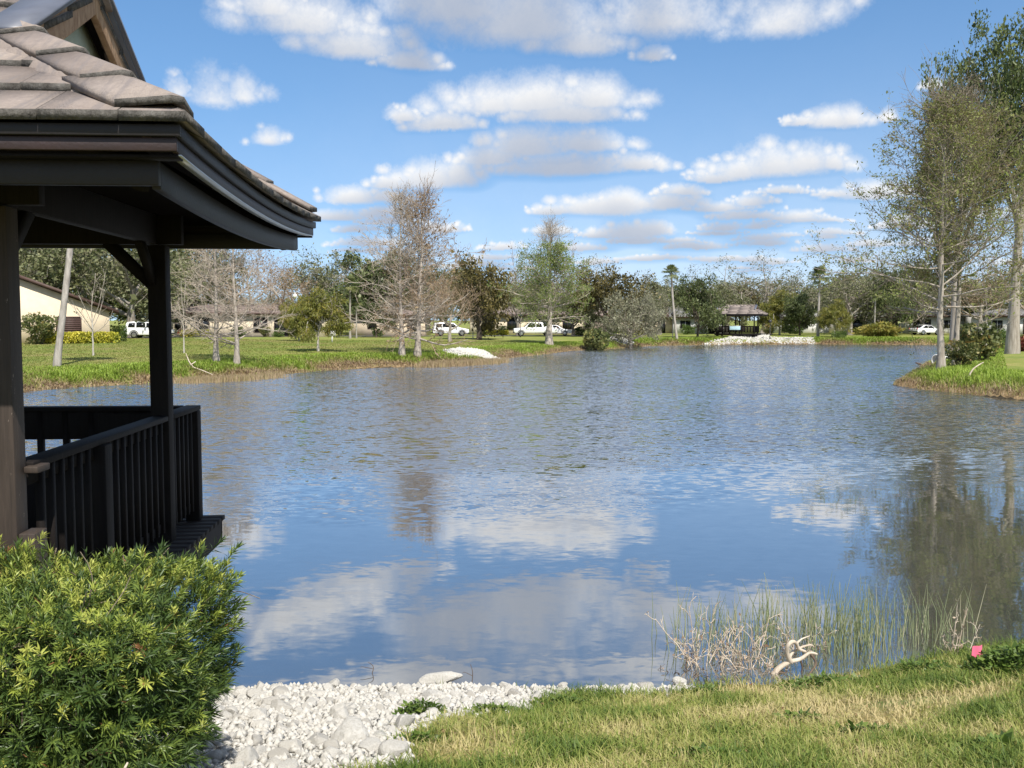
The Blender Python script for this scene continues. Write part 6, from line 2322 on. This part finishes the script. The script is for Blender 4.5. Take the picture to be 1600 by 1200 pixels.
log("pale forked dead branch lying on the bank left of the bare cypress pair", 303, 578, [[(0, 0, 0.05), (-0.25, 0, 0.4), (-0.45, 0.1, 0.85)], [(-0.1, 0, 0.1), (0.5, -0.3, -0.05), (1.2, -0.5, -0.3)], [(-0.2, 0, 0.2), (0.05, 0.2, 0.4)]], 0.045, M_DEAD)
log("dark waterlogged trunk jutting into the water from the right point", 1440, 572, [[(0.8, 0, 0.1), (-0.2, -0.3, -0.15), (-1.0, -0.8, -0.42)], [(0.2, 0, 0.05), (-0.2, 0.5, 0.25)]], 0.12, M_DEADB)
log("pale dead branch in the grass of the right point, right of the cypress pair", 1512, 592, [[(0, 0, 0.0), (0.25, 0, 0.45), (0.75, 0.1, 0.75)]], 0.05, M_DEAD)

# ------------------------------------------------------------------ the shrub in front of the gazebo
t = NT("shrub_leaf")
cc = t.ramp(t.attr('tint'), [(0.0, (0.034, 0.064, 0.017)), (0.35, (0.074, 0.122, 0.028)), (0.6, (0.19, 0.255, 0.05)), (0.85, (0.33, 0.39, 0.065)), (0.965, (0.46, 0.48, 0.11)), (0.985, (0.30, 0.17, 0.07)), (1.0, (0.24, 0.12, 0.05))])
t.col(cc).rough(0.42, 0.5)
tr = t.n('ShaderNodeBsdfTranslucent')
t.t.links.new(cc, tr.inputs[0])
mx = t.n('ShaderNodeMixShader', {0: 0.28})
t.t.links.new(t.b.outputs[0], mx.inputs[1])
t.t.links.new(tr.outputs[0], mx.inputs[2])
t.t.links.new(mx.outputs[0], t.out.inputs[0])
M_SHRUB = t.m
sr = np.random.default_rng(88)
SB = np.array([-2.10, 4.22, 0.0])
SB[2] = hz(SB[0], SB[1])
RX, RY, ZL, ZH = 0.72, 0.62, 0.20, 1.14
RX, RY = 0.73, 0.60
shrub = thing("shrub", "large clipped shrub with narrow glossy leaves in front of the gazebo", "shrub", SB)
ns = 4700
u = nrm(sr.normal(0, 1, (ns, 3)))
su = np.sign(u) * np.abs(u) ** 0.72               # squarish, as clipped
su /= np.max(np.abs(su), 1, keepdims=True) ** 0.55
lump = 1 + 0.055 * np.sin(u @ np.array([5, 2, 3.0]) + 1) + 0.05 * np.sin(u @ np.array([-3, 6, 4.0])) + 0.04 * np.sin(u @ np.array([9, -7, 8.0]))
rad_s = np.where(sr.random(ns) < 0.72, sr.uniform(0.84, 1.02, ns), sr.uniform(0.35, 0.85, ns))
c = su * (rad_s * lump)[:, None] * np.array([RX, RY, (ZH - ZL) / 2]) + np.array([0, 0, (ZH + ZL) / 2 + 0.0])
c[:, 0] *= np.where(c[:, 2] < 0.42, np.interp(c[:, 2], [0.1, 0.42], [0.80, 1.0]), 1.0)
d = nrm(u * 0.9 + np.array([0, 0, 0.75]) + sr.normal(0, 0.35, (ns, 3)))
long_ = sr.random(ns) < 0.10
c = c + np.where(long_, sr.uniform(0.03, 0.11, ns), 0.0)[:, None] * nrm(d + np.array([0, 0, 0.8]))
thin = (c[:, 2] < 0.40) & (sr.random(ns) < 0.45)
c, d, u, rad_s = c[~thin], d[~thin], u[~thin], rad_s[~thin]
ns = len(c)
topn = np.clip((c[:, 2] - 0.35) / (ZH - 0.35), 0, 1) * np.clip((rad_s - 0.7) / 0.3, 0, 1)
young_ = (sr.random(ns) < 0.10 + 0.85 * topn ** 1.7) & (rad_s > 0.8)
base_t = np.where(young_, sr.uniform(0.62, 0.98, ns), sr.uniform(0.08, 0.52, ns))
nl_ = 20
par = np.repeat(np.arange(ns), nl_)
kk = np.tile(np.arange(nl_), ns)
N = len(par)
fr_ = (kk + sr.random(N)) / nl_
dp = d[par]
refv = np.where(np.abs(dp[:, 2:3]) > 0.9, np.array([[1.0, 0, 0]]), np.array([[0, 0, 1.0]]))
A_ = nrm(np.cross(dp, refv))
B_ = np.cross(dp, A_)
az = kk * 2.39996 + sr.normal(0, 0.25, N)
rdir = np.cos(az)[:, None] * A_ + np.sin(az)[:, None] * B_
opena = np.interp(fr_, [0, 1], [1.15, 0.35]) + sr.normal(0, 0.15, N)
ld = nrm(np.cos(opena)[:, None] * dp + np.sin(opena)[:, None] * rdir)
LL = (np.where(young_[par], 0.047, 0.067) * np.interp(fr_, [0, 0.6, 1], [0.9, 1.0, 0.62]) * np.exp(sr.normal(0, 0.16, N)))[:, None]
sl = np.where(young_, 0.055, 0.085)[par]
root_ = c[par] + dp * (sl * fr_)[:, None] - dp * 0.03
wd = nrm(np.cross(ld, dp)) * 0.0042 * np.where(young_[par], 0.85, 1.0)[:, None]
upn = nrm(np.cross(wd, ld))
drp = np.array([0, 0, -1.0]) * LL * sr.uniform(0.02, 0.22, N)[:, None]
V = np.stack([root_, root_ + ld * LL * 0.45 + wd + upn * 0.0012, root_ + ld * LL * 0.42 - upn * 0.0006, root_ + ld * LL * 0.45 - wd + upn * 0.0012, root_ + ld * LL + drp], 1)
i5 = np.arange(N)[:, None] * 5
F = np.concatenate([i5 + np.array([[0, 1, 2]]), i5 + np.array([[0, 2, 3]]), i5 + np.array([[1, 4, 2]]), i5 + np.array([[2, 4, 3]])])
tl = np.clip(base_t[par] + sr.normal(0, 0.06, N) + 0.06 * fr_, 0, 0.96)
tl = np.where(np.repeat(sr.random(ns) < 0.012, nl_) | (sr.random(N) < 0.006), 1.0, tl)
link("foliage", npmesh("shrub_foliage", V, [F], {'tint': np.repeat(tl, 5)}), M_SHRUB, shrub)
# stems
T0 = np.stack([np.linspace(0, 0.02, 5), np.zeros(5), np.linspace(-0.15, 0.32, 5)], 1)[None]
R0_ = np.array([[0.045, 0.036, 0.032, 0.03, 0.026]])
S1 = spawn(sr, T0, R0_, 14, 0.4, 1.0, 0.85, 0.62, 6, 0.16, 0.55, 0.6)
S2 = spawn(sr, *S1, 8, 0.25, 1.0, 0.7, 0.34, 4, 0.2, 0.3, 0.6)
S3 = spawn(sr, *S2, 4, 0.3, 1.0, 0.7, 0.15, 3, 0.2, 0.2, 0.6)
for L_, m_ in ((S1, 0.006), (S2, 0.003), (S3, 0.002)):
    np.maximum(L_[1], m_, out=L_[1])
link("stems", twig_mesh("shrub_stems", [(T0, R0_), S1, S2, S3], [9, 6, 5, 4]), barkmat("shrub_bark", (0.13, 0.10, 0.075), (0.30, 0.25, 0.19), 14), shrub)
m = MB()
m.tube([(0.42, -0.50, 0.24), (0.50, -0.55, 0.36), (0.545, -0.57, 0.45), (0.60, -0.58, 0.55)], [0.011, 0.009, 0.008, 0.004], 7)
m.tube([(0.50, -0.55, 0.36), (0.47, -0.58, 0.42), (0.475, -0.60, 0.47)], [0.006, 0.005, 0.003], 6)
m.build("dead_stub", M_DEAD, shrub, smooth=True)
